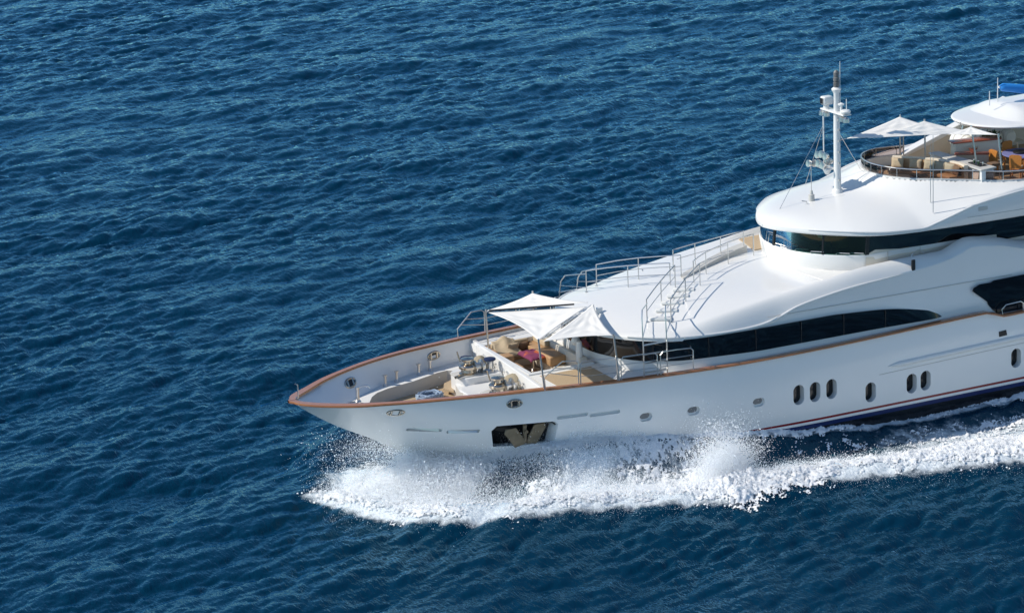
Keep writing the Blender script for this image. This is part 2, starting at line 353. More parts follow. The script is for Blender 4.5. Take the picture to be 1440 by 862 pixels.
# ------------------------------------------------------------------ foredeck
def wellpoly():
    h = [(3.83, -1.39), (3.5, -.85), (3.3, -.4), (3.25, 0), (3.3, .4), (3.5, .85), (3.83, 1.39)]
    right = [(4.2, 1.75), (4.76, 2.02), (5.4, 2.18), (6.0, 2.33), (6.6, 2.56), (7.2, 2.8), (7.65, 2.86), (7.95, 2.62), (7.85, 2.15), (7.45, 1.6), (7.15, 1.0), (6.9, .1)]
    h = [(x, math.copysign(min(abs(y), hy(x, 2.42)-.1), y)) for x, y in h]; right = [(x, min(y, hy(x, 2.42)-.1)) for x, y in right]
    left = [(x, -y) for x, y in right[::-1]][1:]
    return h+right+left
WP = wellpoly()
def bul(x): return max(hy(x, 2.95)-.145, .01)
def ledge():
    # deck at 2.95 with the sunken well cut out: radial strips between well outline and bulwark
    mb = MB(); outer = []
    xs = list(np.linspace(1.3, 9.05, 24)); outl = [(x, bul(x)) for x in xs]
    full = [(xs[0], 0)]+outl+[(9.05, 0)]
    import bisect
    cx, cy = 5.8, 0
    def hit(ang):
        d = Vector((math.cos(ang), math.sin(ang))); best = 20
        poly = [(x, y) for x, y in outl]+[(x, -y) for x, y in outl[::-1]]
        for i in range(len(poly)):
            p = Vector(poly[i])-Vector((cx, cy)); q = Vector(poly[(i+1) % len(poly)])-Vector((cx, cy)); e = q-p
            den = d.x*e.y-d.y*e.x
            if abs(den) < 1e-9: continue
            t = (p.x*e.y-p.y*e.x)/den; u = (p.x*d.y-p.y*d.x)/den
            if t > 0 and -1e-6 <= u <= 1+1e-6: best = min(best, t)
        return (cx+d.x*best, cy+d.y*best)
    ang = sorted(set([math.atan2(y-cy, x-cx) for x, y in WP]+list(np.linspace(-math.pi, math.pi, 180)[:-1])))
    def inner(a):
        d = Vector((math.cos(a), math.sin(a))); best = None
        for i in range(len(WP)):
            p = Vector(WP[i])-Vector((cx, cy)); q = Vector(WP[(i+1) % len(WP)])-Vector((cx, cy)); e = q-p
            den = d.x*e.y-d.y*e.x
            if abs(den) < 1e-9: continue
            t = (p.x*e.y-p.y*e.x)/den; u = (p.x*d.y-p.y*d.x)/den
            if t > 0 and -1e-6 <= u <= 1+1e-6: best = t if best is None else max(best, t)
        return (cx+d.x*best, cy+d.y*best)
    ins = [inner(a) for a in ang]; outs = [hit(a) for a in ang]; n = len(ang)
    vs = [(x, y, 2.95) for x, y in ins]+[(x, y, 2.95) for x, y in outs]+[(x, y, 2.4) for x, y in ins]
    top = [(i, (i+1) % n, (i+1) % n+n, i+n) for i in range(n)]; side = [(i+2*n, (i+1) % n+2*n, (i+1) % n, i) for i in range(n)]
    mb.add(vs[:2*n], top); wall = MB().add(vs, side)
    return mb, wall
lg, wall = ledge()
lg.build('anchor_deck', WHITE2, YT, 30); wall.build('well_wall', GREYPAINT, YT, 30)  # grey of the well wall is its shade put into the colour
MB().prism([(x, y) for x, y in WP], 2.38, 2.43).build('well_floor', TEAK, YT)
MB().prism([(7.1, 1.1), (7.45, 1.75), (7.9, 2.1), (7.98, 2.5), (7.6, 2.45), (7.2, 2.2), (6.9, 1.6)], 2.6, 2.68).build('well_step', TEAK, YT)

# bollards (pairs on the starboard and port ledges)
def bollard(x, y):
    b = MB().lathe([(.10, 0), (.10, .05), (.06, .09), (.055, .38), (.1, .40), (.1, .44), (.0, .45)], (x, y, 2.95), 12).build('bollard', STEEL, YT)
for sg in (-1, 1):
    for x, y in ((4.82, 2.38), (5.4, 2.62), (6.5, 2.98), (7.08, 3.2)): bollard(x, sg*y)
# mooring post with a bent top near the bow
mp = MB(); mp.lathe([(.13, 0), (.13, .1), (.07, .16), (.065, .58), (.08, .6), (.08, .66), (.0, .67)], (3.05, .9, 2.95), 12)
mp.tube([(3.05, .9, 3.55), (3.2, .86, 3.63), (3.45, .8, 3.62), (3.52, .78, 3.52)], .03, 8); mp.rbox((2.75, .7, 3.03), (.3, .3, .16), .03); mp.build('mooring_post', STEEL, YT)
MB().tube([(.34, .02, 3.86), (.33, .02, 4.42), (.24, .05, 4.46)], .022, 8).build('jackstaff', STEEL, YT)
MB().lathe([(.05, 0), (.05, .03), (.0, .06)], (.30, .12, 3.87), 10).build('bow_light', STEEL, YT)
# windlass plinth and windlasses
def rounded(x0, x1, y0, y1, r, n=8):
    P = []
    for cx, cy, a0 in ((x1-.05, y1-.05, 0), (x0+r, y1-r, 90), (x0+r, y0+r, 180), (x1-.05, y0+.05, 270)):
        rr = r if cx < (x0+x1)/2 else .05
        for j in range(n+1): a = R(a0+90*j/n); P.append((cx+rr*math.cos(a), cy+rr*math.sin(a)))
    return P
MB().prism(rounded(7.2, 8.95, .55, 1.95, .55), 2.0, 3.25).build('windlass_plinth', WHITE, YT, bevel=.03)
MB().prism(rounded(6.95, 8.95, -2.0, .52, .5), 2.0, 2.99).build('windlass_platform', WHITE, YT, bevel=.03)
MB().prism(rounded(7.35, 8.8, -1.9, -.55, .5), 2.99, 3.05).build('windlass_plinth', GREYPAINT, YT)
def windlass(x, y, z):
    base = MB().lathe([(.36, 0), (.36, .05), (.28, .1), (.26, .2), (.34, .24), (.36, .34), (.30, .40), (.16, .43), (.15, .52), (.24, .56), (.26, .62), (.0, .68)], (x, y, z), 22).build('windlass', CHROME, YT)
    M = Matrix.Rotation(R(90), 3, 'Y')
    MB().lathe([(.2, 0), (.27, .03), (.27, .08), (.16, .12), (.16, .26), (.27, .30), (.27, .36), (.2, .38)], (x+.18, y-.1, z+.26), 18, M).build('chain_wheel', STEEL, base)
    MB().tube([(x-.2, y+.25, z+.45), (x-.25, y+.35, z+.75), (x-.27, y+.35, z+.85)], .03, 8).build('brake_lever', CHROME, base)
    MB().rbox((x+.55, y+.05, z+.16), (.4, .4, .32), .06).build('gear_housing', STEEL, base)
    MB().rbox((x-.1, y, z+.02), (1.0, .8, .04), .015).build('base_plate', GREYPAINT, base)
    MB().tube([(x-.3, y-.2, z+.08), (x-.7, y-.35, z+.07)], .06, 8).build('chain_stopper', CHROME, base)
windlass(7.75, 1.1, 3.25); windlass(7.95, -1.15, 3.05)
def capstan(x, y, z, label):
    MB().lathe([(.2, 0), (.2, .06), (.13, .12), (.12, .30), (.17, .42), (.2, .46), (.0, .47)], (x, y, z), 16).build('capstan', STEEL, YT)
    c = MB().lathe([(.225, 0), (.235, .02), (.225, .06), (.16, .08), (.0, .085)], (0, 0, 0), 18).build('capstan_cover', NAVY, None, loc=(x, y, z+.46))
    tag(c, label, 'cover', 'navy canvas covers on the foredeck capstans')
capstan(8.25, 2.35, 3.0, 'round navy canvas cover on the capstan beside the starboard bulwark'); capstan(8.62, .95, 3.25, 'round navy canvas cover on the capstan between the two chrome windlasses')
def tarp(x, y, z, rz, label):
    n = 16; prof = [(.46, 0), (.42, .12), (.34, .3), (.22, .46), (.1, .56), (.0, .6)]; mb = MB(); vs = []
    for k, (r, h) in enumerate(prof):
        for j in range(n):
            a = 2*math.pi*j/n; q = r*(1+.16*math.sin(3*a+1)+.06*math.sin(7*a)); vs.append((q*math.cos(a)*1.25, q*math.sin(a), h))
    mb.add(vs, [(i*n+j, i*n+(j+1) % n, (i+1)*n+(j+1) % n, (i+1)*n+j) for i in range(len(prof)-1) for j in range(n)]+[tuple(range(n-1, -1, -1))])
    o = mb.build('canvas_cover', TARP, None, 50, loc=(x, y, z)); o.rotation_euler.z = rz
    tag(o, label, 'cover', 'khaki canvas covers on the foredeck gear')
tarp(8.55, 1.75, 3.1, .5, 'khaki canvas cover draped over gear behind the windlass on the tall plinth')
tarp(8.75, -.75, 2.99, 2.6, 'khaki canvas cover draped over gear beside the windlass nearest the near caprail')
# rope heap in the well
mb = MB(); P = []
for k in range(240):
    a = k*.33; rr = .45+.12*math.sin(k*.9)+.1*random.random(); P.append((rr*.85*math.cos(a), rr*.65*math.sin(a), .05+.18*(k/240)+.05*random.random()))
mb.tube(P, .035, 6)
tag(mb.build('rope_coil', ROPE, None, 60, loc=(6.2, 1.35, 2.43)), 'heap of blue and white rope lying in the foredeck well', 'rope')
# hand wheels on the front wall
for x, y in ((9.02, 2.2), (8.95, 1.35), (8.86, .2), (8.8, -.35), (8.72, -1.5)):
    P = [(x-.06, y+.16*math.cos(a), 3.38+.16*math.sin(a)) for a in np.linspace(0, 2*math.pi, 15)[:-1]]
    h = MB().tube(P, .014, 6, close=True).tube([(x-.06, y, 3.22), (x-.06, y, 3.54)], .01, 5).tube([(x-.06, y, 3.38), (x+.14, y, 3.38)], .02, 6).build('hand_wheel', STEEL, YT)
# ------------------------------------------------------------------ raised deck and the sunken seating pit
PX0, PX1, PY0, PY1 = 9.32, 11.72, -1.25, 3.0
def front_x(y): return 9.15-.08*y*-1 if False else 8.95+.07*y
def rdeck(a, b, y0, y1, z=3.6):
    pass
sidey = lambda x: hy(x, 3.4)-.16
mb = MB(); bw = []
yl = np.linspace(-sidey(8.8), sidey(9.2), 14)
mb.add([(front_x(y), y, 2.9) for y in yl]+[(front_x(y), y, 3.68) for y in yl]+[(front_x(y)+.16, y, 3.68) for y in yl]+[(front_x(y)+.16, y, 2.9) for y in yl],
       [(k*14+i, k*14+i+1, (k+1)*14+i+1, (k+1)*14+i) for k in range(3) for i in range(13)])
mb.build('front_wall', WHITE, YT, 30, bevel=.02)
def strip(ya, yb, x0, x1, z, th, n=20, name='deck', m=TEAK):
    X = np.linspace(x0, x1, n); mb = MB(); top = []; 
    A = [ya(x) if callable(ya) else ya for x in X]; B = [yb(x) if callable(yb) else yb for x in X]
    vs = [(x, a, z) for x, a in zip(X, A)]+[(x, b, z) for x, b in zip(X, B)]+[(x, a, z-th) for x, a in zip(X, A)]+[(x, b, z-th) for x, b in zip(X, B)]
    fs = []
    for i in range(n-1):
        fs += [(i, i+1, n+i+1, n+i), (2*n+i, 3*n+i, 3*n+i+1, 2*n+i+1), (i, 2*n+i, 2*n+i+1, i+1), (n+i, n+i+1, 3*n+i+1, 3*n+i)]
    fs += [(0, n, 3*n, 2*n), (n-1, 3*n-1, 4*n-1, 2*n-1)]
    return mb.add(vs, fs).build(name, m, YT, 30)
strip(lambda x: -sidey(x), PY0-.2, 9.1, 12.6, 3.60, .3, name='side_deck', m=WHITE2)
strip(lambda x: -sidey(x)+.28, PY0-.42, 9.45, 11.62, 3.606, .02, name='deck_planking', m=TEAK)
strip(PY1+.2, lambda x: sidey(x), 9.1, 12.6, 3.60, .3, name='side_deck', m=WHITE2)
for sg in (-1, 1):
    strip(lambda x: -sidey(x) if sg < 0 else 3.6*0+3.0, lambda x: -3.0 if sg < 0 else sidey(x), 12.4, 16, 3.56, .1, name='side_deck', m=WHITE2)
for (x0, x1, y0, y1) in ((PX0-.22, PX1+.2, PY0-.2, PY0), (PX0-.22, PX1+.2, PY1, PY1+.2), (PX0-.22, PX0, PY0, PY1)):
    MB().box(((x0+x1)/2, (y0+y1)/2, 3.16), (x1-x0, y1-y0, 1.0)).build('pit_coaming', WHITE, YT, bevel=.02)
MB().box(((PX0+PX1)/2, (PY0+PY1)/2, 2.72), (PX1-PX0+.2, PY1-PY0, .08)).build('pit_floor', TEAK, YT)
def sofa_block(name, x0, x1, y0, y1, z0, z1, m, b=.06): return MB().rbox(((x0+x1)/2, (y0+y1)/2, (z0+z1)/2), (x1-x0, y1-y0, z1-z0), b).build(name, m, YT)
# built-in sofas round the pit
sofa_block('sofa_base', 9.34, 9.98, .75, 2.98, 2.76, 3.05, PALEFAB, .03); sofa_block('sofa_seat', 9.36, 10.02, .75, 2.3, 3.05, 3.24, LEATHER)
sofa_block('sofa_arm', 9.34, 9.95, 1.5, 2.0, 3.2, 3.52, LEATHER); sofa_block('sofa_back', 9.34, 9.5, 2.0, 2.98, 3.2, 3.62, LEATHER)
sofa_block('sofa_base', 10.0, 11.2, 2.3, 2.98, 2.76, 3.05, PALEFAB, .03); sofa_block('sofa_seat', 10.0, 11.2, 2.3, 2.98, 3.05, 3.24, LEATHER); sofa_block('sofa_back', 9.6, 11.2, 2.8, 2.99, 3.2, 3.68, BEIGE)
sofa_block('sofa_base', 11.1, 11.68, -.9, 2.98, 2.76, 3.12, PALEFAB, .03); sofa_block('sofa_seat', 10.98, 11.68, .5, 2.98, 3.12, 3.5, LEATHER); sofa_block('sofa_back', 11.45, 11.7, 1.9, 2.98, 3.48, 3.72, BEIGE)
sofa_block('pit_end_wall', 11.68, 11.84, -1.25, 3.0, 2.76, 3.7, CREAM, .02)
MB().lathe([(.2, 0), (.2, .02), (.17, .03), (.0, .03)], (11.12, -.45, 2.92), 18, Matrix.Rotation(R(-90), 3, 'Y')).build('vent_grille', GREYPAINT, YT)
pn = sofa_block('control_panel', 11.42, 11.72, -1.2, -.85, 2.76, 3.86, CREAM, .02)
for k in range(3): MB().lathe([(.07, 0), (.07, .03), (.0, .04)], (11.42, -1.02, 3.1+.26*k), 12, Matrix.Rotation(R(-90), 3, 'Y')).build('knob', CHROME if k else BLACK, pn)
def cushion(name, w_, h_, t, m, loc, rz, tilt, label, group):
    n = 9; top = []; mb = MB()
    for s_ in (1, -1):
        G = np.zeros((n, n, 3))
        for i in range(n):
            for j in range(n):
                u = 2*i/(n-1)-1; v = 2*j/(n-1)-1; k = (1-u**4)*(1-v**4)
                pin = 1-.07*(u*u*v*v*0+ (1-abs(u))*0) ; G[i, j] = (s_*t/2*k**.6, u*w_/2*(1-.06*(1-v*v)), h_/2+v*h_/2*(1-.06*(1-u*u)))
        mb.grid(G)
    o = mb.build(name, m, None, 80, loc=loc); o.rotation_euler = (0, tilt, rz); return tag(o, label, 'cushion', group)
GP = 'cushions on the foredeck lounge sofa'
cushion('cushion', .6, .5, .2, BEIGE, (10.35, 2.65, 3.25), R(-75), R(25), 'large beige cushion propped in the corner of the tan foredeck sofa', GP)
cushion('cushion', .55, .45, .18, BROWNFAB, (10.85, 2.7, 3.25), R(-90), R(25), 'dark brown cushion on the foredeck sofa behind the bright cloth', GP)
# draped blanket over the sofa corner
G = np.zeros((14, 18, 3))
for i in range(14):
    for j in range(18):
        u = i/13; v = j/17; G[i, j] = (9.62+.95*v+.05*math.sin(9*u), 2.08+.9*u, 3.36+.40*u**1.5+.03*math.sin(7*v+4*u)+.10*math.exp(-((v-.55)/.2)**2)-.12*(1-u)**4)
tag(MB().grid(G-np.array([10, 2.5, 3.3])).build('blanket', BEIGE, None, 70, loc=(10, 2.5, 3.3), solid=.03), 'crumpled beige blanket thrown over the corner of the foredeck sofa', 'blanket')
# table with an orange and purple cloth
tb = thing('coffee_table', 'low table on a turned leg in the sunken foredeck lounge', 'table', (10.72, 1.5, 2.76))
PINV['coffee_table'] = Matrix.Identity(4)
MB().rbox((0, 0, .66), (.62, 1.1, .05), .02).build('table_top', ORANGEWOOD, tb); MB().lathe([(.3, 0), (.3, .04), (.07, .1), (.07, .64)], (0, 0, 0), 14).build('leg', STEEL, tb)
G = np.zeros((15, 21, 3))
for i in range(15):
    for j in range(21):
        u = 2*i/14-1; v = 2*j/20-1; ex = max(0, abs(u)-.8)+max(0, abs(v)-.85); G[i, j] = (u*.38, v*.64, .70-ex*.55+.012*math.sin(9*u+3*v))
tag(MB().grid(G).build('table_cloth', CLOTH, None, 60, loc=(10.72, 1.5, 2.77), solid=.012), 'bright orange and purple cloth spread over the foredeck lounge table', 'cloth')

# ------------------------------------------------------------------ main deckhouse: wall, window band, roof with rising bulwarks
lipw = pchip([11.55, 11.62, 11.8, 12.05, 12.4, 12.9, 13.5, 14.2, 15, 16, 18, 22, 27, 34, 44], [.02, .8, 1.5, 2.1, 2.65, 3.25, 3.72, 4.03, 4.18, 4.27, 4.33, 4.36, 4.4, 4.42, 4.4])
walw = pchip([11.98, 12.03, 12.29, 12.57, 13.0, 13.5, 14.4, 15.5, 17, 20, 26, 36, 44], [.02, 1.14, 1.92, 2.6, 3.2, 3.64, 4.12, 4.34, 4.42, 4.45, 4.48, 4.48, 4.4])
# pchip through a blunt nose is parametrised by plan points instead
WALL = smooth_curve([(11.98, 0), (12.02, 1.1), (12.27, 1.92), (12.57, 2.6), (13.0, 3.2), (13.5, 3.64), (14.4, 4.12), (15.5, 4.34), (17, 4.42), (20, 4.45), (24, 4.47), (28, 4.48), (34, 4.48), (44, 4.4)], 6)
WALLX = np.array([p[0] for p in WALL]); WALLY = np.array([p[1] for p in WALL])
zc = pchip([11.55, 12.3, 13.5, 15, 16.6, 18.5, 20.7, 44], [4.93, 5.12, 5.34, 5.52, 5.69, 5.84, 5.97, 5.97])
zcr = pchip([11.55, 13, 14.2, 15.7, 17.9, 20.3, 22.8, 24.6, 26, 26.6, 27.2, 28.5, 30.2, 34, 44], [4.94, 5.05, 5.1, 5.36, 5.70, 6.02, 6.34, 6.40, 6.42, 6.62, 6.80, 6.62, 6.22, 6.15, 6.1])
zed = pchip([11.55, 13, 14, 16.3, 17.4, 18.2, 19.2, 20.3, 21.5, 24, 25.5, 26.6, 27.2, 28.5, 30.2, 44], [4.93, 4.93, 4.9, 4.84, 4.88, 5.02, 5.36, 5.56, 5.72, 5.92, 6.06, 6.3, 6.5, 6.36, 6.0, 5.95])
def roof1():
    X = [11.55, 11.58, 11.62, 11.7, 11.8, 11.92]+list(np.arange(12.05, 20.6, .15))+list(np.arange(20.7, 31, .2))+list(np.arange(31, 44.1, .6))
    T = np.concatenate([np.linspace(0, .80, 22), [.815, .825, .835, .845, .855, .865, .88, .9, .92, .94, .955, .97, .98, .99, 1.0]])
    V = []
    for x in X:
        wd = lipw(x); row = []; c, k, e = zc(x), zcr(x), zed(x)
        p = I(x, [12, 16, 19.5, 20.6, 21.2], [2.2, 3, 6, 14, 60]); tk = .87
        for t in T:
            if t < tk: z = c+(k-c)*(t/tk)**p
            else:
                q = (t-tk)/(1-tk); z = e+(k-e)*(1-q**1.8)
            row.append((x, t*wd, z))
        # rolled lip and the shadow underside
        d = I(x, [11.55, 14.5, 17.5, 19], [.10, .10, .06, .0])
        row += [(x, wd+.03*(d > 0), e-.035), (x, wd+.02*(d > 0), e-.03-d), (x, wd-.14, e-.05-d)]
        V.append([(a, -b, z) for a, b, z in row[::-1]]+row[1:])
    return MB().grid(V)
roof1().build('foredeck_roof', WHITE, YT, 50)
for sg in (-1, 1):
    MB().tube([(x, sg*(lipw(x)+.012), zed(x)+.012) for x in np.arange(12.6, 24.2, .2)], [.045 if x < 22 else .045*(24.4-x)/2.4 for x in np.arange(12.6, 24.2, .2)], 10).build('roof_edge_moulding', WHITE, YT)
# side wall: bottom to the roof edge
def wall_y(x): return float(np.interp(x, WALLX, WALLY))
for sg in (-1, 1):
    rows = []
    for (x, y) in WALL:
        top = zed(x)-.02 if x > 14 else 4.93
        rows.append([(x, sg*(y+.01), 3.4), (x, sg*y, 3.95), (x, sg*(y-.02), 4.4), (x, sg*min(y-.04, lipw(x)-.02 if x > 15 else 9), min(4.82, top-.01)),
                     (x, sg*min(y-.07, lipw(x)-.01), max(4.83, (4.82+top)/2)), (x, sg*(min(y-.1, lipw(x))), max(4.84, top))])
    MB().grid(rows).build('deckhouse_wall', WHITE, YT, 40)
def band(path, zb, zt, off, name, m, sgs=(-1, 1), th=.03):
    # a window band that follows a plan path, offset outwards
    P = np.array(path); T = np.gradient(P, axis=0); T /= np.linalg.norm(T, axis=1)[:, None]; N = np.stack([-T[:, 1], T[:, 0]], 1)
    out = []
    for sg in sgs:
        rows = []
        for p, nn in zip(P, N):
            q = p+nn*off; z0, z1 = zb(p[0], p[1]), zt(p[0], p[1])
            if z1-z0 < .02: z1 = z0+.02
            rin = p-nn*.02
            rows.append([(rin[0], sg*rin[1], z0), (q[0], sg*q[1], z0), (q[0], sg*(q[1]-.02), (z0+z1)/2), (q[0], sg*(q[1]-.045), z1), (rin[0], sg*(rin[1]-.045), z1)])
        out.append(MB().grid(rows).build(name, m, YT, 40))
    return out
wp = [p for p in smooth_curve([(11.98, 0), (12.02, 1.1), (12.27, 1.92), (12.57, 2.6), (13.0, 3.2), (13.5, 3.64), (14.4, 4.12), (15.5, 4.34), (17, 4.42), (18.5, 4.435), (20, 4.45), (21.5, 4.458), (23, 4.465), (24, 4.47), (25, 4.474), (25.7, 4.476)], 10)]
wtop = pchip([11, 17, 20.5, 21.8, 23.06, 24.7, 25.3, 25.6, 25.72], [4.82, 4.80, 4.80, 4.74, 4.65, 4.38, 4.22, 4.08, 3.96])
wbot = pchip([11, 13, 15, 18, 22, 25.3, 25.72], [4.0, 3.99, 4.02, 3.94, 3.94, 3.91, 3.94])
band(wp, lambda x, y: wbot(x), lambda x, y: wtop(x), .03, 'deckhouse_window', DGLASS)
# mullions seen as slightly lighter joints
for sg in (-1, 1):
    for x in (13.35, 15.3, 17.3, 19.3, 21.2, 23.1):
        y = wall_y(x)+.038; MB().box((x, sg*(y-.02), (wbot(x)+wtop(x))/2), (.035, .03, wtop(x)-wbot(x)-.03)).build('window_joint', BLACK, YT)
    # long seam on the side panel
    MB().tube([(x, sg*(min(wall_y(x)-.09, lipw(x)-.01)+.014), 5.17-.006*(x-17)) for x in np.arange(17.9, 29.3, .4)], .012, 5).build('panel_seam', GREYPAINT, YT)
    # aft recess window
    A = [(27.2, 4.86), (27.5, 4.97), (28.0, 4.96), (28.15, 5.02), (34, 5.1), (44, 5.1), (44, 3.6), (28.6, 3.56), (28.35, 3.62), (28.1, 3.84), (27.9, 4.06), (27.85, 4.2), (27.15, 4.74)]
    MB().extr([(x, sg*4.50, z) for x, z in A], (0, sg*.02, 0)).build('side_window', DGLASS, YT)
    # rail in front of it
    rl = MB(); yy = sg*4.72
    rl.tube([(28.45, yy, 3.58), (28.4, yy, 3.84), (28.6, yy, 4.0), (29.3, yy, 4.03), (29.42, yy, 3.95), (29.44, yy, 3.6)], .025, 8)
    rl.tube([(29.6, yy, 3.6), (29.62, yy, 3.98), (29.75, yy, 4.06), (33, yy, 4.08), (33, yy, 3.6)], .025, 8); rl.tube([(30.3, yy, 3.6), (30.3, yy, 4.06)], .02, 6)
    rl.build('side_rail', STEEL, YT)
    MB().extr([(28.2, sg*(hy(28.2, 2.9)+.005), 2.98), (28.55, sg*(hy(28.5, 2.9)+.005), 3.0), (28.6, sg*(hy(28.5, 2.9)+.005), 2.78), (28.22, sg*(hy(28.2, 2.9)+.005), 2.76)], (0, sg*.012, 0)).build('mooring_port', BLACK, YT)
    # dark fairlead roller on the bulwark top
    MB().box((24.5, sg*4.33, 6.12), (.16, .08, .56)).build('bulwark_fairlead', BLACK, YT, bevel=.02)
    MB().tube([(25.0+.3*math.cos(a), sg*3.9, 6.36+.25*math.sin(a)) for a in np.linspace(0, math.pi, 9)], .018, 6).build('hose_hook', STEEL, YT)
    # band of dark flush joint at the house foot
    strip(lambda x: sg*4.3, lambda x: sg*(hy(x, 3.6)-.1), 16, 44, 3.62, .1, 30, 'side_ledge', WHITE)
MB().lathe([(.09, 0), (.13, .1), (.14, .5), (.11, .85), (.1, .9)], (11.5, -1.0, 3.55), 14).build('awning_socket', WHITE, YT)
MB().ball((11.62, -.5, 4.32), (.36, .36, .36)).build('searchlight', WHITE, YT)

# ------------------------------------------------------------------ wheelhouse
WB = smooth_curve([(20.82, 0), (20.9, .85), (21.15, 1.6), (21.6, 2.3), (22.2, 2.9), (22.95, 3.36)], 6)
WBs = WB+[(x, y) for x, y in ((23.4, 3.42), (25, 3.45), (28, 3.48), (34, 3.48), (40, 3.4))]
mb = MB()
for sg in (-1, 1):
    rows = []
    for (x, y) in WBs:
        k = .96 if x < 23.2 else .985
        rows.append([(x+.02, sg*y*k, 5.9), (x-.02, sg*y*k, 6.1), (x-.06, sg*y, 6.56), (x-.02, sg*y, 6.62), (x+.05, sg*y*.985, 6.64)])
    mb.grid(rows)
mb.build('wheelhouse_base', WHITE, YT, 45)
lb = pchip([23.1, 23.35, 25, 27.4, 29.0, 29.05, 40], [6.62, 6.78, 6.62, 6.62, 6.55, 6.3, 6.3])
FR = [(p[0], p[1]) for p in WB]
for sg in (-1, 1):
    rows = [[(x-.02+.0*y, sg*y, 6.62), (x+.02, sg*(y-.02), 7.05), (x+.10, sg*(y-.05), 7.55)] for x, y in FR]
    MB().grid(rows).build('wheelhouse_window', WGLASS, YT, 60)
    SW = [(22.95, 3.36), (23.35, 3.40), (24.5, 3.43), (26, 3.45), (28, 3.47), (29, 3.48), (29.05, 3.48), (34, 3.48), (40, 3.4)]
    rows = [[(x, sg*(y+.012), lb(x)), (x, sg*(y-.01), 7.0), (x, sg*(y-.05), 7.56)] for x, y in SW]
    MB().grid(rows).build('wheelhouse_side_window', DGLASS, YT, 60)
    # wall under the side windows
    rows = [[(x, sg*(y+.0), 5.9), (x, sg*(y+.0), max(lb(x), 6.6)+.02)] for x, y in SW]
    MB().grid(rows).build('wheelhouse_side_wall', CREAM, YT, 60)  # cream colour stands in for bounced light on this shaded wall
    for x in (23.9, 25.4): MB().box((x, sg*3.455, 6.28), (.02, .02, .72)).build('door_seam', GREYPAINT, YT)
    for (x, y), wd in (((21.62, 2.32), .09), ((22.95, 3.36), .08)):
        MB().extr([(x-.06, sg*(y+.02), 6.62), (x+wd, sg*(y+.03), 6.62), (x+wd+.1, sg*(y-.03), 7.55), (x+.04, sg*(y-.04), 7.55)], (.03, sg*.03, 0)).build('window_mullion', BLACK, YT)
    for x, y in ((21.05, 1.3), (21.35, 1.95), (22.05, 2.72), (22.5, 3.02), (21.0, .6)):
        MB().tube([(x-.07, sg*(y+.02), 6.66), (x-.02, sg*(y+.0), 6.7), (x+.3, sg*(y+.42), 6.72)], .014, 6).build('wiper', STEEL, YT)
MB().box((20.84, 0, 7.08), (.06, .12, .94), ry=R(6)).build('window_mullion', BLACK, YT)
MB().prism([(x+.15, -y*.92) for x, y in WB[::-1]]+[(x+.15, y*.92) for x, y in WB[1:]]+[(27.5, 3.2), (27.5, -3.2)], 6.25, 6.3).build('wheelhouse_floor', INTER, YT); MB().box((25.2, 0, 6.95), (.1, 6.5, 1.25)).build('wheelhouse_bulkhead', INTER, YT)
MB().rbox((22.3, .2, 6.55), (.6, 3.4, .45), .05, ry=R(-12)).build('helm_console', INTER, YT)
MB().rbox((21.45, .05, 6.68), (.14, 1.1, .05), .02, ry=R(-15)).build('console_screen_glint', SCREEN, YT); MB().rbox((22.4, -1.0, 7.0), (.06, .5, .3), .02).build('console_screen_glint', SCREEN, YT)  # front pale bar stands in for a bright reflection in the bridge glass
for y in (-.8, .9): sofa_block('helm_seat', 23.1, 23.6, y-.3, y+.3, 6.3, 7.3, LEATHER)

# ------------------------------------------------------------------ brow roof over the wheelhouse, carrying the sun deck
bw_ = [(20.3, 0), (20.42, .6), (20.68, 1.15), (21.05, 1.75), (21.5, 2.35), (22.0, 2.87), (22.6, 3.4), (23.5, 3.92), (24.5, 4.15), (26, 4.3), (28, 4.4), (30, 4.46), (34, 4.48), (42, 4.4)]
BW = smooth_curve(bw_, 6); BWX = np.array([p[0] for p in BW]); BWY = np.array([p[1] for p in BW])
brw = lambda x: float(np.interp(x, BWX, BWY))
zbc = pchip([20.3, 20.5, 20.9, 21.5, 22.2, 23.8, 25, 26, 42], [7.62, 7.80, 7.95, 8.06, 8.14, 8.32, 8.45, 8.55, 8.6])
zri = pchip([20.3, 22.3, 23.7, 25.0, 25.6, 26.3, 27.3, 28.8, 30.3, 34, 42], [7.60, 7.62, 7.58, 7.56, 7.70, 7.90, 8.18, 8.40, 8.55, 8.75, 8.8])
COAM = smooth_curve([(25.32, 0), (25.38, .5), (25.55, 1.05), (25.85, 1.55), (26.3, 2.05), (26.9, 2.5), (27.7, 2.95), (28.6, 3.45), (29.4, 3.82), (30.5, 4.0), (34, 4.1), (40, 4.0)], 7)
COAMS = smooth_curve([(25.32, 0), (25.38, .5), (25.55, 1.05), (25.85, 1.55), (26.3, 1.95), (26.9, 2.2), (27.7, 2.3), (28.6, 2.35), (29.4, 2.4), (30.5, 2.42), (34, 2.45), (40, 2.45)], 7)
SX = np.array([p[0] for p in COAMS]); SY = np.array([p[1] for p in COAMS])
CX = np.array([p[0] for p in COAM]); CY = np.array([p[1] for p in COAM])
def coz(x): return I(x, [25.3, 27, 29, 31, 40], [8.95, 8.93, 8.80, 8.74, 8.74])
def cdist(x, y):
    A, B = (CX, CY) if y < 0 else (SX, SY)
    d = np.hypot(A-x, B-abs(y)); i = int(d.argmin()); inside = x > 25.32 and abs(y) < np.interp(x, A, B); return (-d[i] if inside else d[i]), A[i]
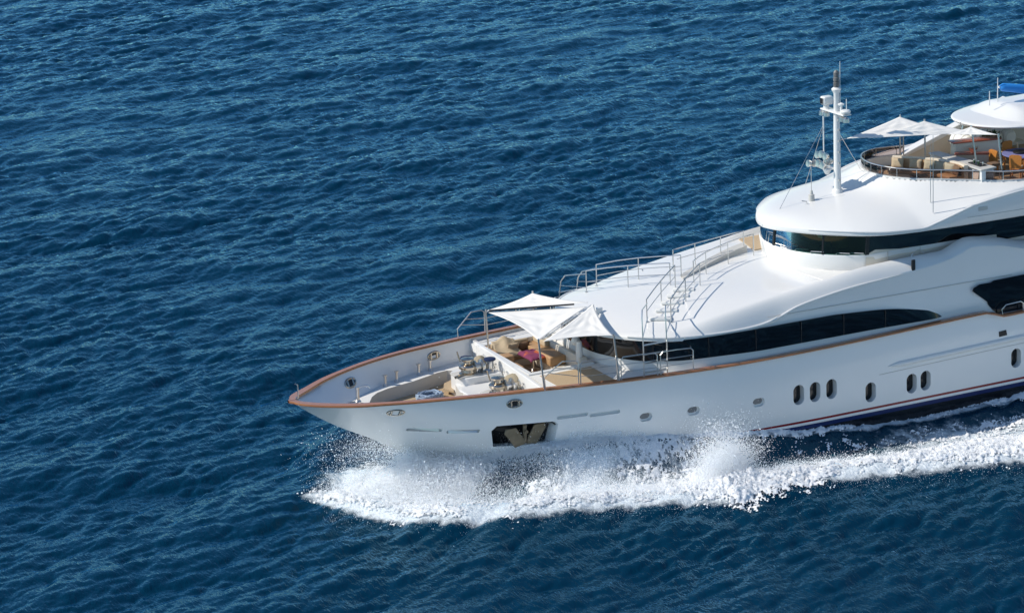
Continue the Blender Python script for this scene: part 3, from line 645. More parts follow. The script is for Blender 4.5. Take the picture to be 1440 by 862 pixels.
def brow():
    X = [20.3, 20.33, 20.38, 20.46, 20.58, 20.75, 20.95]+list(np.arange(21.1, 31, .14))+list(np.arange(31, 42.1, .5))
    T = np.concatenate([np.linspace(0, .9, 44), [.92, .94, .955, .968, .978, .986, .993, 1.0]]); V = []
    for x in X:
        wd = brw(x); c, e = zbc(x), zri(x); row = []
        both = []
        for sd in (-1, 1):
            row = []
            for t in T:
                y = t*wd
                z = e+(c-e)*(1-t**I(x, [20.3, 22, 26], [2.2, 2.6, 3.0]))
                d, xn = cdist(x, sd*y if y > 0 else -1e-6); ztop = coz(xn)
                if d < 0: z = min(z, 8.4) if d < -.05 else ztop-.06
                else: z = z+(ztop-.04-z)*math.exp(-(d/.55)**1.4) if ztop > z else z
                if t > .978:                       # rounded shoulder
                    q = (t-.978)/.022; z -= .05*q*q
                row.append((x, y, z))
            b = 7.42
            row += [(x+.0, wd+.02, min(e-.12, 7.52) if x < 25 else e-.12), (x, wd+.02, b+.06), (x, wd-.04, b), (x+.0, max(wd-.5, 0), b+.015)]
            both.append(row)
        V.append([(a, -q, z) for a, q, z in both[0][::-1]]+both[1][1:])
    return MB().grid(V)
brow().build('brow_roof', WHITE, YT, 50)
for sg in (-1, 1):
    MB().tube([(x, sg*(brw(x)+.022), 7.72) for x in np.arange(27.0, 36, .5)], .012, 5).build('brow_seam', GREYPAINT, YT)
    MB().rbox((27.75, sg*(brw(27.75)+.012), 8.0), (.5, .03, .16), .01).build('brow_vent', GREYPAINT, YT)
    MB().tube([(x, sg*(brw(x)+.012), zri(x)-.012) for x in np.arange(21.2, 40, .2)], [.02+.03*min(1, (x-21.2)/3) for x in np.arange(21.2, 40, .2)], 10).build('brow_edge_moulding', WHITE, YT)
# sun deck coaming, glass rail, floor
path = [(x, -y) for x, y in COAM[::-1]]+list(COAMS[1:]); path = [p for p in path if p[0] < 40]
P = np.array(path); Tn = np.gradient(P, axis=0); Tn /= np.linalg.norm(Tn, axis=1)[:, None]; Nn = np.stack([Tn[:, 1], -Tn[:, 0]], 1)*-1
if (Nn[len(P)//2][0]) > 0: Nn = -Nn
mb = MB(); G = []
for p, nn in zip(P, Nn):
    z = coz(p[0]); q = p-nn*.16
    G.append([(p[0]+nn[0]*.02, p[1]+nn[1]*.02, z-.3), (p[0]+nn[0]*.02, p[1]+nn[1]*.02, z), (q[0], q[1], z), (q[0], q[1], 8.35)])
mb.grid(G).build('sundeck_coaming', WHITE, YT, 40)
keep = [i for i, p in enumerate(P) if not (p[1] > 0 and p[0] > 28.5)]
G = []; top = []
for i in keep:
    p = P[i]-Nn[i]*.06; z = coz(P[i][0]); G.append([(p[0], p[1], z-.01), (p[0], p[1], z+.34)]); top.append((p[0], p[1], z+.35))
MB().grid(G).build('glass_rail', RGLASS, YT, 80, solid=.012)
MB().tube(top, .024, 8).build('rail_top', STEEL, YT)
mbp = MB()
for k in range(4, len(top), 9): mbp.tube([(top[k][0], top[k][1], top[k][2]-.36), top[k]], .016, 6)
mbp.build('rail_stanchions', STEEL, YT)
poly = [(x+.1, -y*.97) for x, y in COAM[::-1]]+[(x+.1, y*.97) for x, y in COAMS[1:]]
MB().prism(poly, 8.4, 8.5).build('sundeck_floor', TEAK, YT)
# built-in curved sofa
SP = smooth_curve([(26.65, .40), (27.0, -.02), (27.4, -.5), (27.75, -1.05), (28.0, -1.65), (28.1, -2.2), (28.02, -2.65)], 5)
def sofa_strip(name, o0, o1, z0, z1, m):
    P = np.array(SP); T = np.gradient(P, axis=0); T /= np.linalg.norm(T, axis=1)[:, None]; N = np.stack([-T[:, 1], T[:, 0]], 1)
    G = []
    for p, n_ in zip(P, N):
        a, b = p+n_*o0, p+n_*o1; ch = .04
        G.append([(a[0], a[1], z0), (a[0], a[1], z1-ch), (a[0]*.9+b[0]*.1, a[1]*.9+b[1]*.1, z1), (a[0]*.1+b[0]*.9, a[1]*.1+b[1]*.9, z1), (b[0], b[1], z1-ch), (b[0], b[1], z0)])
    mb = MB().grid(G); n = 6; mb.f += [tuple(range(n)), tuple((len(SP)-1)*n+j for j in range(n-1, -1, -1))]
    return mb.build(name, m, YT, 40)
sofa_strip('sundeck_sofa_back', 0.0, .18, 8.5, 9.34, PALEFAB); sofa_strip('sundeck_sofa_base', -.62, 0.0, 8.5, 8.80, PALEFAB); sofa_strip('sundeck_sofa_seat', -.66, -.0, 8.80, 8.92, LEATHER); sofa_strip('sundeck_sofa_backrest', -.1, -.005, 8.90, 9.28, LEATHER)
GS = 'scatter cushions on the curved sun deck sofa'
cl = ['pale beige cushion at the far end of the curved sun deck sofa', 'pale beige cushion second from the far end of the sun deck sofa', 'greyish beige cushion in the middle of the curved sun deck sofa', 'grey beige cushion leaning just right of the sun deck sofa middle', 'beige cushion slumped near the near end of the sun deck sofa', 'taupe cushion at the near end of the curved sun deck sofa']
P = np.array(SP); T = np.gradient(P, axis=0); T /= np.linalg.norm(T, axis=1)[:, None]; N = np.stack([-T[:, 1], T[:, 0]], 1)
for k, (i, cm) in enumerate(((3, BEIGE), (9, BEIGE), (14, TARP), (18, TARP), (22, TARP), (27, BROWNFAB))):
    p = P[i]-N[i]*.3; a = math.atan2(N[i][1], N[i][0])
    cushion('cushion', .52, .42, .16, cm, (p[0], p[1], 8.92), a, R(14)+.05*math.sin(k*3), cl[k], GS)
tb2 = thing('low_table', 'small dark square table in front of the sun deck sofa', 'table', (26.75, -1.65, 8.5)); PINV['low_table'] = Matrix.Identity(4)
MB().rbox((0, 0, .42), (.8, .8, .05), .02).build('table_top', BROWNFAB, tb2); MB().rbox((0, 0, .2), (.3, .3, .4), .02).build('leg', BROWNFAB, tb2)
# bar
MB().prism([(28.35, .2), (28.75, .2), (29.0, -3.3), (28.35, -3.4)], 8.5, 9.22).build('bar_counter', WHITE, YT, bevel=.02)
MB().prism([(28.28, .25), (28.8, .25), (29.08, -3.36), (28.28, -3.46)], 9.22, 9.28).build('counter_top', GREYPAINT, YT, bevel=.02)
MB().box((30.0, -.55, 9.0), (1.9, .5, 1.44), rz=R(-12)).build('back_bar', CREAM, YT, bevel=.02)
MB().rbox((29.95, -.62, 9.75), (2.1, .6, .06), .02, rz=R(-12)).build('bar_shelf', REDWOOD, YT)
MB().rbox((29.45, -1.15, 9.36), (1.4, .4, .06), .02, rz=R(-35)).build('bar_shelf', REDWOOD, YT)
MB().lathe([(.1, 0), (.2, .12), (.22, .16), (.0, .17)], (29.6, -1.0, 9.4), 16).build('sink_bowl', STEEL, YT)
tr = thing('serving_tray', 'dark tray of glasses and greenery on the white sun deck bar', 'tray', (28.7, -2.6, 9.28)); PINV['serving_tray'] = Matrix.Identity(4)
MB().rbox((0, 0, .02), (.35, .8, .04), .01).build('tray_base', BLACK, tr)
for k in range(5): MB().lathe([(.03, 0), (.045, .1), (.04, .11)], (.05*(-1)**k, -.3+.15*k, .04), 8).build('glass', PLANT if k % 2 else STEEL, tr)
# arch wing and hard top
MB().extr([(28.9, 2.05, 8.4), (35.0, 2.05, 8.4), (35.0, 2.05, 10.5), (33.6, 2.05, 10.42), (31.57, 2.05, 9.74), (29.2, 2.05, 9.0), (28.4, 2.05, 8.78)], (0, .35, 0)).build('arch_wing', CREAM, YT, bevel=.03)  # cream colour stands for shade on the side face below the lit cap
MB().extr([(28.4, 1.99, 8.78), (29.2, 1.99, 9.0), (31.57, 1.99, 9.74), (33.6, 1.99, 10.42), (33.5, 1.99, 10.58), (31.45, 1.99, 9.92), (29.0, 1.99, 9.14), (28.2, 1.99, 8.86)], (0, .47, 0)).build('arch_cap', WHITE, YT, bevel=.03)
def hardtop():
    mb = MB(); pl = smooth_curve([(29.72, 0), (29.8, .6), (30.05, 1.15), (30.5, 1.65), (31.2, 2.05), (32.2, 2.4), (34, 2.6), (38, 2.7)], 6)
    V = []
    for x, y in pl:
        c = I(x, [29.72, 29.85, 30.3, 31.0, 32, 38], [0, .03, .07, .13, .2, .26])
        row = [(x, y*t, 10.42+c*(1-abs(t)**2.6)) for t in np.linspace(0, 1, 13)]
        row += [(x-.03 if x < 31 else x, y+.03, 10.37), (x, max(y-.02, 0), 10.31), (x, max(y-.3, 0), 10.28), (x, 0, 10.26)]
        V.append([(a, -b, z) for a, b, z in row[::-1]]+row[1:])
    return mb.grid(V)
hardtop().build('hard_top', WHITE, YT, 50)
def dome():
    V = []
    for x in list(np.linspace(30.5, 32.2, 12))+[34, 38]:
        h = I(x, [30.5, 30.9, 31.8, 38], [.0, .14, .54, .62]); wd = I(x, [30.5, 31.5, 38], [1.2, 1.95, 2.2])
        V.append([(x, wd*t, 10.40+h*(1-abs(t)**3.2)) for t in np.linspace(-1, 1, 19)])
    return MB().grid(V)
dome().build('hard_top_fairing', WHITE, YT, 50)
MB().tube([(30.3, .9, 9.4), (30.5, .9, 10.35)], .04, 8).build('hard_top_strut', STEEL, YT)
for x, z0, z1 in ((31.1, 10.9, 11.5), (31.5, 11.0, 12.0)): MB().tube([(x, 0, z0), (x, 0, z1)], [.025, .015], 8).build('whip_antenna', WHITE, YT)
bc = MB().tube([(31.6, 0, 11.6), (31.75, 0, 11.58), (33.4, 0, 11.25), (36, 0, 10.95)], [.08, .17, .19, .19], 14)
tag(bc.build('boom_cover', BLUECOV, None, 60), 'bright blue fabric cover rolled round the boom above the hard top', 'cover')
MB().tube([(33.4, .0, 11.0), (34.0, 0, 10.7)], .06, 8).tube([(31.55, 0, 11.61), (37, 0, 10.9)], .05, 8).build('crane_boom', WHITE, YT)
# white canisters on the far rail
GR = 'white canisters in a row under the hard top'
def canister():
    root = thing('raft_canister', '', 'canister', (0, 0, 0), 0, GR); PINV['raft_canister'] = Matrix.Identity(4)
    M = Matrix.Rotation(R(90), 3, 'X')
    MB().lathe([(.0, -.6), (.22, -.59), (.31, -.5), (.325, -.2), (.325, .2), (.31, .5), (.22, .59), (.0, .6)], (0, 0, .3), 16, M).build('shell', RAFT, root)
    for k in (-.25, .25):
        MB().lathe([(.335, -.03), (.335, .03)], (0, k, .3), 16, M).build('strap', GREYPAINT, root)
    return root
c0 = canister(); cn = ['white canister at the left front end of the row under the hard top', 'second white canister from the left under the hard top', 'third white canister from the left under the hard top', 'fourth white canister from the left, by the photo edge, under the hard top']
for k in range(4):
    loc = (30.45+.66*k, .95, 9.02)
    if k == 0: c0.location = loc; c0['label'] = cn[0]
    else: dup(c0, loc, 0, cn[k])
mb = MB()
mb.box((31.8, .95, 8.98), (3.2, .5, .05))
for x in (30.4, 31.3, 32.3, 33.2): mb.tube([(x, .95, 8.5), (x, .95, 8.98)], .04, 8)
mb.build('canister_rack', STEEL, YT)
# dining set
tb3 = thing('dining_table', 'round dining table with lilac cloth on the sun deck', 'table', (31.4, -1.9, 8.5)); PINV['dining_table'] = Matrix.Identity(4)
MB().lathe([(.0, .70), (.84, .70), (.85, .72), (.84, .75), (.0, .755)], (0, 0, 0), 28).build('table_top', LILAC, tb3); MB().lathe([(.4, 0), (.4, .04), (.1, .1), (.1, .7)], (0, 0, 0), 14).build('leg', ORANGEWOOD, tb3)
tag(MB().lathe([(.28, 0), (.3, .04), (.29, .07), (.0, .06)], (0, 0, 0), 20).build('lazy_susan', BLACK, None, loc=(31.3, -1.85, 9.26)), 'dark round turntable tray in the middle of the lilac dining table', 'tray')
GC = 'wooden chairs round the sun deck dining table'
def chair():
    root = thing('dining_chair', '', 'chair', (0, 0, 0), 0, GC); PINV['dining_chair'] = Matrix.Identity(4)
    MB().rbox((0, 0, .44), (.46, .46, .06), .02).build('seat', BEIGE, root)
    for sx, sy in ((-1, -1), (1, -1), (-1, 1), (1, 1)):
        MB().tube([(sx*.2, sy*.2, 0), (sx*.2, sy*.2, .43)], .028, 6).build('leg', ORANGEWOOD, root)
    mb = MB(); mb.extr([(-.22, y, z) for y, z in ((-.24, .44), (.24, .44), (.25, .92), (.15, .97), (-.15, .97), (-.25, .92))], (-.035, 0, 0)); mb.build('backrest', ORANGEWOOD, root)
    for sy in (-1, 1): MB().tube([(-.22, sy*.24, .66), (.2, sy*.24, .64), (.2, sy*.24, .42)], .022, 6).build('armrest', ORANGEWOOD, root)
    return root
ch0 = chair()
for k, (x, y, a, lb_) in enumerate(((30.45, -1.5, 0.15, 'wooden chair at the left side of the lilac table, seen in profile'), (30.55, -2.65, .75, 'wooden chair with its back to the near rail, left of the photo edge'), (31.25, -3.0, 1.5, 'wooden chair with its back to the near rail, cut by the photo edge'), (31.6, -.8, -1.5, 'wooden chair on the far side of the lilac dining table'))):
    if k == 0: ch0.location = (x, y, 8.5); ch0.rotation_euler.z = a; ch0['label'] = lb_
    else: dup(ch0, (x, y, 8.5), a, lb_)
st = thing('bar_stool', 'square tan stool between the white bar and the dining table', 'stool', (29.7, -2.3, 8.5)); PINV['bar_stool'] = Matrix.Identity(4)
MB().rbox((0, 0, .6), (.4, .4, .12), .03).build('seat', BROWNFAB, st)
for sx in (-1, 1):
    for sy in (-1, 1): MB().tube([(sx*.16, sy*.16, 0), (sx*.16, sy*.16, .55)], .02, 6).build('leg', STEEL, st)
pl = thing('potted_plant', 'dark green leafy plant beside the cream bar cabinet', 'plant', (31.2, .0, 8.5)); PINV['potted_plant'] = Matrix.Identity(4)
MB().lathe([(.15, 0), (.22, .4), (.0, .38)], (0, 0, 0), 14).build('pot', BLACK, pl)
mb = MB()
for k in range(160):
    a = random.random()*6.28; h = .4+random.random()*.9; rr = .1+.3*random.random(); c = Vector((rr*math.cos(a), rr*math.sin(a), h)); u = Vector((random.gauss(0, 1), random.gauss(0, 1), random.gauss(0, 1))).normalized()*.11; v = Vector((random.gauss(0, 1), random.gauss(0, 1), random.gauss(0, 1))).normalized()*.05
    mb.add([c-u, c+v, c+u, c-v], [(0, 1, 2, 3)])
mb.build('foliage', PLANT, pl)

# ------------------------------------------------------------------ mast
mast = MB().tube([(23.8, 0, 8.15), (23.8, 0, 8.42), (23.8, 0, 8.5), (23.79, 0, 11.0), (23.79, 0, 12.35), (23.79, 0, 12.45)], [.24, .22, .15, .13, .11, .16], 16).build('mast', WHITE, YT, 40)
def mpart(mb, name, m): return mb.build(name, m, mast)
mpart(MB().lathe([(.17, 12.45), (.2, 12.53), (.12, 12.6)], (23.79, 0, 0), 14), 'mast_cap', WHITE)
mpart(MB().lathe([(.09, 12.6), (.12, 12.65), (.12, 12.8), (.08, 12.82), (.12, 12.86), (.12, 13.0), (.08, 13.03), (.11, 13.06), (.11, 13.2), (.05, 13.28)], (23.79, 0, 0), 12), 'mast_lantern', LANTERN)
mpart(MB().rbox((23.75, 0, 11.62), (.4, 1.7, .06), .02), 'crosstree', WHITE)
mpart(MB().rbox((23.72, .62, 11.98), (.42, .34, .34), .06).extr([(23.5, .50, 11.87), (23.5, .74, 11.87), (23.5, .74, 12.1), (23.5, .50, 12.1)], (-.012, 0, 0)), 'camera_housing', WHITE)
mpart(MB().box((23.48, .62, 11.98), (.02, .2, .22)), 'camera_window', BLACK)
mpart(MB().lathe([(.12, 11.65), (.12, 11.8)], (23.7, .62, 0), 12), 'camera_mount', WHITE)
mpart(MB().lathe([(.05, 11.66), (.19, 11.69), (.21, 11.76), (.16, 11.81), (.0, 11.83)], (23.75, -.72, 0), 16), 'radar_dome', WHITE)
mpart(MB().tube([(23.75, -.4, 11.65), (23.75, -.4, 11.95)], .05, 8).lathe([(.12, 11.95), (.13, 12.0), (.0, 12.06)], (23.75, -.4, 0), 12), 'gps_antenna', WHITE)
mpart(MB().tube([(23.78, -.75, 11.8), (23.78, -.75, 12.25)], .02, 6), 'small_whip', WHITE)
mpart(MB().tube([(23.99, .05, 11.3), (24.0, .05, 13.6)], [.025, .012], 6), 'whip_antenna', WHITE)
for y in (.55, .85, -.6, -.9): mpart(MB().lathe([(.05, 0), (.13, .06), (.14, .2), (.0, .24)], (23.65, y, 11.56), 12, Matrix.Rotation(R(180), 3, 'X')), 'floodlight', STEEL)
mpart(MB().tube([(23.62, .72, 11.6), (23.6, .68, 9.3)], .028, 8), 'halyard_tube', WHITE)
mpart(MB().rbox((23.62, .55, 9.28), (.5, .9, .06), .02).lathe([(.0, 8.98), (.08, 9.02), (.18, 9.2), (.2, 9.25)], (23.6, .45, 0), 12), 'lamp_bracket', WHITE)
for i, (dx, dy, dz) in enumerate(((-.3, .75, .12), (-.3, .45, .18), (-.3, .15, .15), (-.1, .85, .42), (-.1, .55, .5), (-.1, .25, .46), (.15, .6, .2), (.1, .3, .22), (-.45, .95, .1))):
    c = (23.62+dx, dy+.1, 9.3+dz)
    mpart(MB().lathe([(.03, -.12), (.11, -.06), (.15, .06), (.15, .1), (.0, .09)], c, 12, Matrix.Rotation(R(-80), 3, 'Y')), 'spotlight', STEEL)
for z in (9.55, 10.0, 10.45, 10.9, 11.3, 8.85): mpart(MB().box((23.8, -.15, z), (.09, .05, .07)), 'mast_step', GREYPAINT)
for a, b in (((23.66, .75, 11.0), (21.15, .1, 7.98)), ((23.66, .75, 11.0), (23.9, 2.7, 7.95)), ((23.9, .1, 10.8), (25.2, .45, 8.95)), ((23.78, 0, 10.42), (24.2, 0, 10.46))): mpart(MB().tube([a, b], .011, 5), 'stay', STEEL)
rb = MB().lathe([(.12, 0), (.12, .28), (.07, .3), (.05, .45)], (22.55, -.05, 8.14), 12).tube([(22.55, -.05, 8.5), (22.55, -.05, 9.55)], [.018, .01], 6).build('roof_antenna', GREYPAINT, YT)
MB().tube([(22.2, -.32, 8.1), (22.15, -.32, 8.25), (22.0, -.2, 8.28)], .025, 6).box((22.2, -.3, 8.09), (.25, .08, .04)).build('mooring_cleat', STEEL, YT)
for x, y, h in ((26.0, -3.3, 2.6), (25.75, -3.85, 3.1)): MB().tube([(x, y, 8.0), (x, y, 8.0+h)], [.016, .01], 6).build('whip_antenna', STEEL, YT)

# ------------------------------------------------------------------ sun sails
def sail(name, tri, sag, label, group, n=34, belly=.0, m=CANVAS):
    A, B, C = [np.array(p, float) for p in tri]; cen = (A+B+C)/3; mb = MB(); idx = {}
    sg = sag if isinstance(sag, (list, tuple)) else (sag,)*3
    nrm = np.cross(B-A, C-A); nrm /= np.linalg.norm(nrm)
    if nrm[2] < 0: nrm = -nrm
    vs = []
    for i in range(n+1):
        for j in range(n+1-i):
            a, b = i/n, j/n; c = 1-a-b; p = a*A+b*B+c*C
            # edges drawn in like a tensioned sail
            for (u, v, w_, P_, Q_, s_) in ((a, b, c, A, B, sg[0]), (b, c, a, B, C, sg[1]), (c, a, b, C, A, sg[2])):
                p = p+(cen-(P_+Q_)/2)*s_*4*u*v*(1-w_)**2
            p = p+nrm*(belly*27*a*b*c); fold = 0
            for w_, u, v, ph in ((a, b, c, .4), (b, c, a, 2.1), (c, a, b, 4.0)):
                q = u/max(u+v, 1e-6); fold += .02*math.sin(2*math.pi*4.5*q+ph+1.5*math.sin(6*q))*w_*(1-w_)*2.2*min(1, 9*min(u, v))
            idx[i, j] = len(vs); vs.append(tuple(p+nrm*fold-np.array(A)))
    fs = []
    for i in range(n):
        for j in range(n-i):
            fs.append((idx[i, j], idx[i+1, j], idx[i, j+1]))
            if j < n-i-1: fs.append((idx[i+1, j], idx[i+1, j+1], idx[i, j+1]))
    mb.add(vs, fs); o = mb.build(name, m, None, 70, loc=tuple(A), solid=.008); return tag(o, label, 'sun sail', group)
G1 = 'white sun sails over the foredeck lounge'; G2 = 'white sun sails over the sun deck'
P1, PK, A3, P2, P3 = (9.26, 2.5, 5.19), (11.56, 3.0, 5.42), (12.62, .0, 5.52), (8.40, -3.88, 5.72), (11.28, -4.3, 5.55)
sail('sun_sail', (P1, PK, (12.55, .15, 5.55)), (.14, .15, .015), 'white triangular sun sail at the back of the foredeck lounge, rising to the far peak', G1)
sail('sun_sail', ((9.3, 2.35, 5.15), (12.4, -.05, 5.45), P2), (.02, .06, .20), 'white triangular sun sail over the foredeck table, drawn down to the near post', G1, belly=-.08)
sail('sun_sail', ((12.62, -.15, 5.55), P3, (8.65, -3.75, 5.62)), (.14, .15, .07), 'white triangular sun sail nearest the deckhouse window, on two near posts', G1, belly=-.06)
def pole(x, y, z0, x1, y1, z1, name='awning_pole', r=.035):
    MB().tube([(x, y, z0), (x1, y1, z1)], r, 10).lathe([(.07, 0), (.07, .03), (.04, .06)], (x, y, z0), 10).build(name, STEEL, YT)
pole(9.3, 2.5, 3.6, 9.26, 2.52, 5.24); pole(8.55, -3.9, 3.8, 8.38, -3.9, 5.8); pole(11.45, -4.35, 3.72, 11.28, -4.32, 5.62); pole(11.6, 3.05, 3.6, 11.56, 3.03, 5.5)
MB().tube([(9.35, 2.36, 5.22), (12.0, .28, 5.54)], .035, 8).build('sail_join_line', BLACK, YT)  # black bar stands in for the dark slit between the two sails
MB().tube([(8.7, -3.55, 5.64), (12.5, -.15, 5.52)], .018, 8).build('sail_join_line', WHITE, YT)
MB().rbox((12.75, -.3, 5.3), (.3, .16, .25), .03).build('awning_bracket', WHITE, YT)
T_ = (24.23, 0, 10.46); PA = (27.76, 1.5, 10.62); PB = (27.74, -.3, 10.76); PC = (28.7, -2.15, 10.73)
sail('sun_sail', (T_, PA, (29.1, -.6, 10.17)), (.05, .10, .0), 'white sun sail stretched from the mast to the far sun deck pole', G2)
sail('sun_sail', ((24.6, -1.0, 10.62), PB, (29.45, -1.5, 10.28)), (.09, .10, .0), 'white sun sail with its peak on the middle sun deck pole', G2)
sail('sun_sail', ((27.45, -2.35, 10.62), PC, (29.15, -3.35, 10.56)), (.06, .10, .0), 'small white sun sail at the right, on the pole near the bar', G2)
pole(27.76, 1.5, 8.3, 27.76, 1.5, 10.7); pole(27.95, 1.5, 8.3, 27.9, 1.5, 10.2, r=.025); pole(27.8, -.3, 8.3, 27.74, -.3, 10.84); pole(28.95, -2.35, 8.5, 28.7, -2.15, 10.78); pole(29.3, -3.5, 8.5, 29.15, -3.36, 10.6)

# ------------------------------------------------------------------ railings
def rail(name, tops, base, mids=(.33, .66), posts=None, r=.022, ends=True):
    mb = MB(); tops = [Vector(p) for p in tops]; base = [Vector(p) for p in base]
    mb.tube(tops, r, 8)
    for f in mids: mb.tube([b+(t-b)*f for t, b in zip(tops, base)], r*.7, 6)
    for i in (posts if posts is not None else range(len(tops))): mb.tube([base[i], tops[i]], r*.9, 8)
    return mb.build(name, STEEL, YT)
def sheer(x, sg, o=-.08): return Vector((x, sg*(ys(x)+o), zs_(x)+.03))
for sg in (-1, 1):
    H = Vector((0, 0, .86))
    # sloping first panel
    b = [sheer(x, sg) for x in (8.62, 9.3, 9.9)]; t = [b[0]+Vector((-.02, 0, .36 if sg > 0 else .42)), b[1]+H*1.1, b[2]+H]
    mb = MB(); mb.tube([b[0], t[0], t[1], b[2]+H*1.08+Vector((-.12, 0, 0)), b[2]+H*.98, b[2]], .022, 8)
    for f in (.36, .68): mb.tube([t[0]+(t[1]-t[0])*(f-.1), b[2]+H*f], .016, 6)
    mb.build('rail_panel', STEEL, YT)
    for xs_ in ((9.98, 10.6, 11.4), (11.56, 12.3, 13.02), (13.15, 13.8, 14.5)):
        b = [sheer(x, sg) for x in xs_]; mb = MB()
        mb.tube([b[0], b[0]+H*.88, b[0]+H+Vector((.1, 0, 0)), b[1]+H*1.02, b[2]+H+Vector((-.1, 0, 0)), b[2]+H*.88, b[2]], .022, 8)
        for f in (.34, .67): mb.tube([q+H*f for q in b], .014, 6)
        mb.build('rail_panel', STEEL, YT)
    mb = MB(); mb.tube([(14.55, sg*4.3, 4.55), (14.65, sg*3.98, 4.56), (14.65, sg*3.95, 4.92)], .022, 8).tube([(14.55, sg*4.3, 4.1), (14.65, sg*3.98, 4.1)], .016, 6).tube([(14.65, sg*3.98, 3.55), (14.65, sg*3.98, 4.9)], .03, 8); mb.build('gate_rail', STEEL, YT)
    # ladder up to the roof
    mb = MB(); a0, a1 = (Vector((12.62, sg*4.12, 3.58)), Vector((13.62, sg*4.12, 3.58))) if sg < 0 else (Vector((13.3, 4.15, 3.58)), Vector((14.15, 4.3, 3.58))); top_z = 2.0 if sg < 0 else 1.45; up_ = Vector((0, 0, 1.5)); L_ = []
    for q, lowp in ((a0, Vector((13.68, sg*2.55, 5.12))), (a1, Vector((14.42, sg*3.1, 5.1)))):
        tp = q+Vector((0, sg*-.02, top_z)); mb.tube([q, q+Vector((0, 0, 1.25)), tp+Vector((.03, sg*-.08, .35)), tp+Vector((.14, sg*-.25, .6)), lowp+Vector((0, 0, .85))], .024, 8)
        mb.tube([q+Vector((0, -sg*.02, 1.6)), lowp+Vector((0, 0, .3))], .016, 6)
    mb.build('ladder_rail', STEEL, YT)
    for k in range(4):
        z = 3.8+.36*k; MB().rbox(((a0.x+a1.x)/2, sg*(abs(a0.y+a1.y)/2+.01-.01*k), z), (a1.x-a0.x, .1, .035), .01).build('ladder_tread', STEEL, YT)
    # stair on the roof up to the centre landing
    lo_a, lo_b, hi_a, hi_b = Vector((13.68, sg*2.5, 5.3)), Vector((14.42, sg*3.05, 5.2)), Vector((16.2, sg*.2, 5.66)), Vector((17.0, sg*.75, 5.70))
    def ground(v): return Vector((v.x, v.y, roofz(v.x, v.y)+.01))
    def roofz(x, y):
        t = abs(y)/lipw(x); p = I(x, [12, 16, 19.5, 20.6, 21.2], [2.2, 3, 6, 14, 60]); return zc(x)+(zcr(x)-zc(x))*(min(t, .87)/.87)**p
    for A, B, nm in ((lo_a, hi_a, 'stair_rail'), (lo_b, hi_b, 'stair_rail')):
        bs = [ground(A+(B-A)*f) for f in (0, .25, .5, .75, 1)]; ts = [q+Vector((0, 0, .88)) for q in bs]
        mb = MB(); mb.tube(ts, .024, 8); mb.tube([q+Vector((0, 0, .42)) for q in bs], .016, 6)
        for i in (0, 2, 4): mb.tube([bs[i], ts[i]], .022, 8)
        mb.tube([bs[0], bs[0]+Vector((0, 0, .02))], .06, 8); mb.build(nm, STEEL, YT)
    for k in range(5):
        f = .06+.2*k; c = ((lo_a+(hi_a-lo_a)*f)+(lo_b+(hi_b-lo_b)*f))/2; g = ground(c); d = lo_b-lo_a; a = math.atan2(d.y, d.x)
        if sg < 0: MB().rbox((g.x, g.y, g.z+.03), (.84, .28, .1), .02, rz=a).build('stair_tread', WHITE2, YT)
# landing and the walkway aft to the wheelhouse
def roofz(x, y):
    t = abs(y)/lipw(x); p = I(x, [12, 16, 19.5, 20.6, 21.2], [2.2, 3, 6, 14, 60]); return zc(x)+(zcr(x)-zc(x))*(min(t, .87)/.87)**p
for yo in (1.0, 1.75):
    P = [(17.15, yo*.95), (18.2, yo), (19.4, yo*1.02), (20.5, yo*1.05)] if yo > 1.5 else [(17.0, -.25), (17.9, .35), (19.2, .85), (20.55, 1.15)]
    bs = [Vector((x, y, roofz(x, y))) for x, y in smooth_curve(P, 4)]; ts = [b+Vector((0, 0, .88)) for b in bs]
    mb = MB(); mb.tube([bs[0]]+ts+[bs[-1]], .024, 8); mb.tube([b+Vector((0, 0, .45)) for b in bs[1:-3]], .015, 6)
    for i in (4, 8): mb.tube([bs[i], ts[i]], .02, 8)
    mb.build('walkway_rail', STEEL, YT)
P = [(17.0, .6), (18.4, 1.25), (19.8, 1.75), (20.7, 1.95)]
G = []
for x, y in smooth_curve(P, 5):
    z = roofz(x, y); h = .04+.22*(x-17)/3.7; G.append([(x-.1, y-.2, z-.05), (x-.1, y-.2, z+h), (x+.05, y+.3, z+h+.02), (x+.1, y+.45, z-.05)])
MB().grid(G).build('walkway_coaming', GREYPAINT, YT, 40)
MB().prism([(20.95, 1.75), (21.3, 1.75), (22.4, 3.1), (22.6, 3.7), (21.3, 3.6)], 5.98, 6.02).build('bridge_wing_deck', TEAK, YT)
MB().prism([(20.6, -1.5), (21.2, -1.5), (22.2, -3.2), (22.2, -3.7), (20.9, -3.6)], 5.95, 5.99).build('bridge_wing_deck', WHITE2, YT)
MB().tube([(16.4, 2.9, roofz(16.4, 2.9)), (16.45, 2.9, roofz(16.4, 2.9)+.02)], .04, 8).build('deck_filler', STEEL, YT)

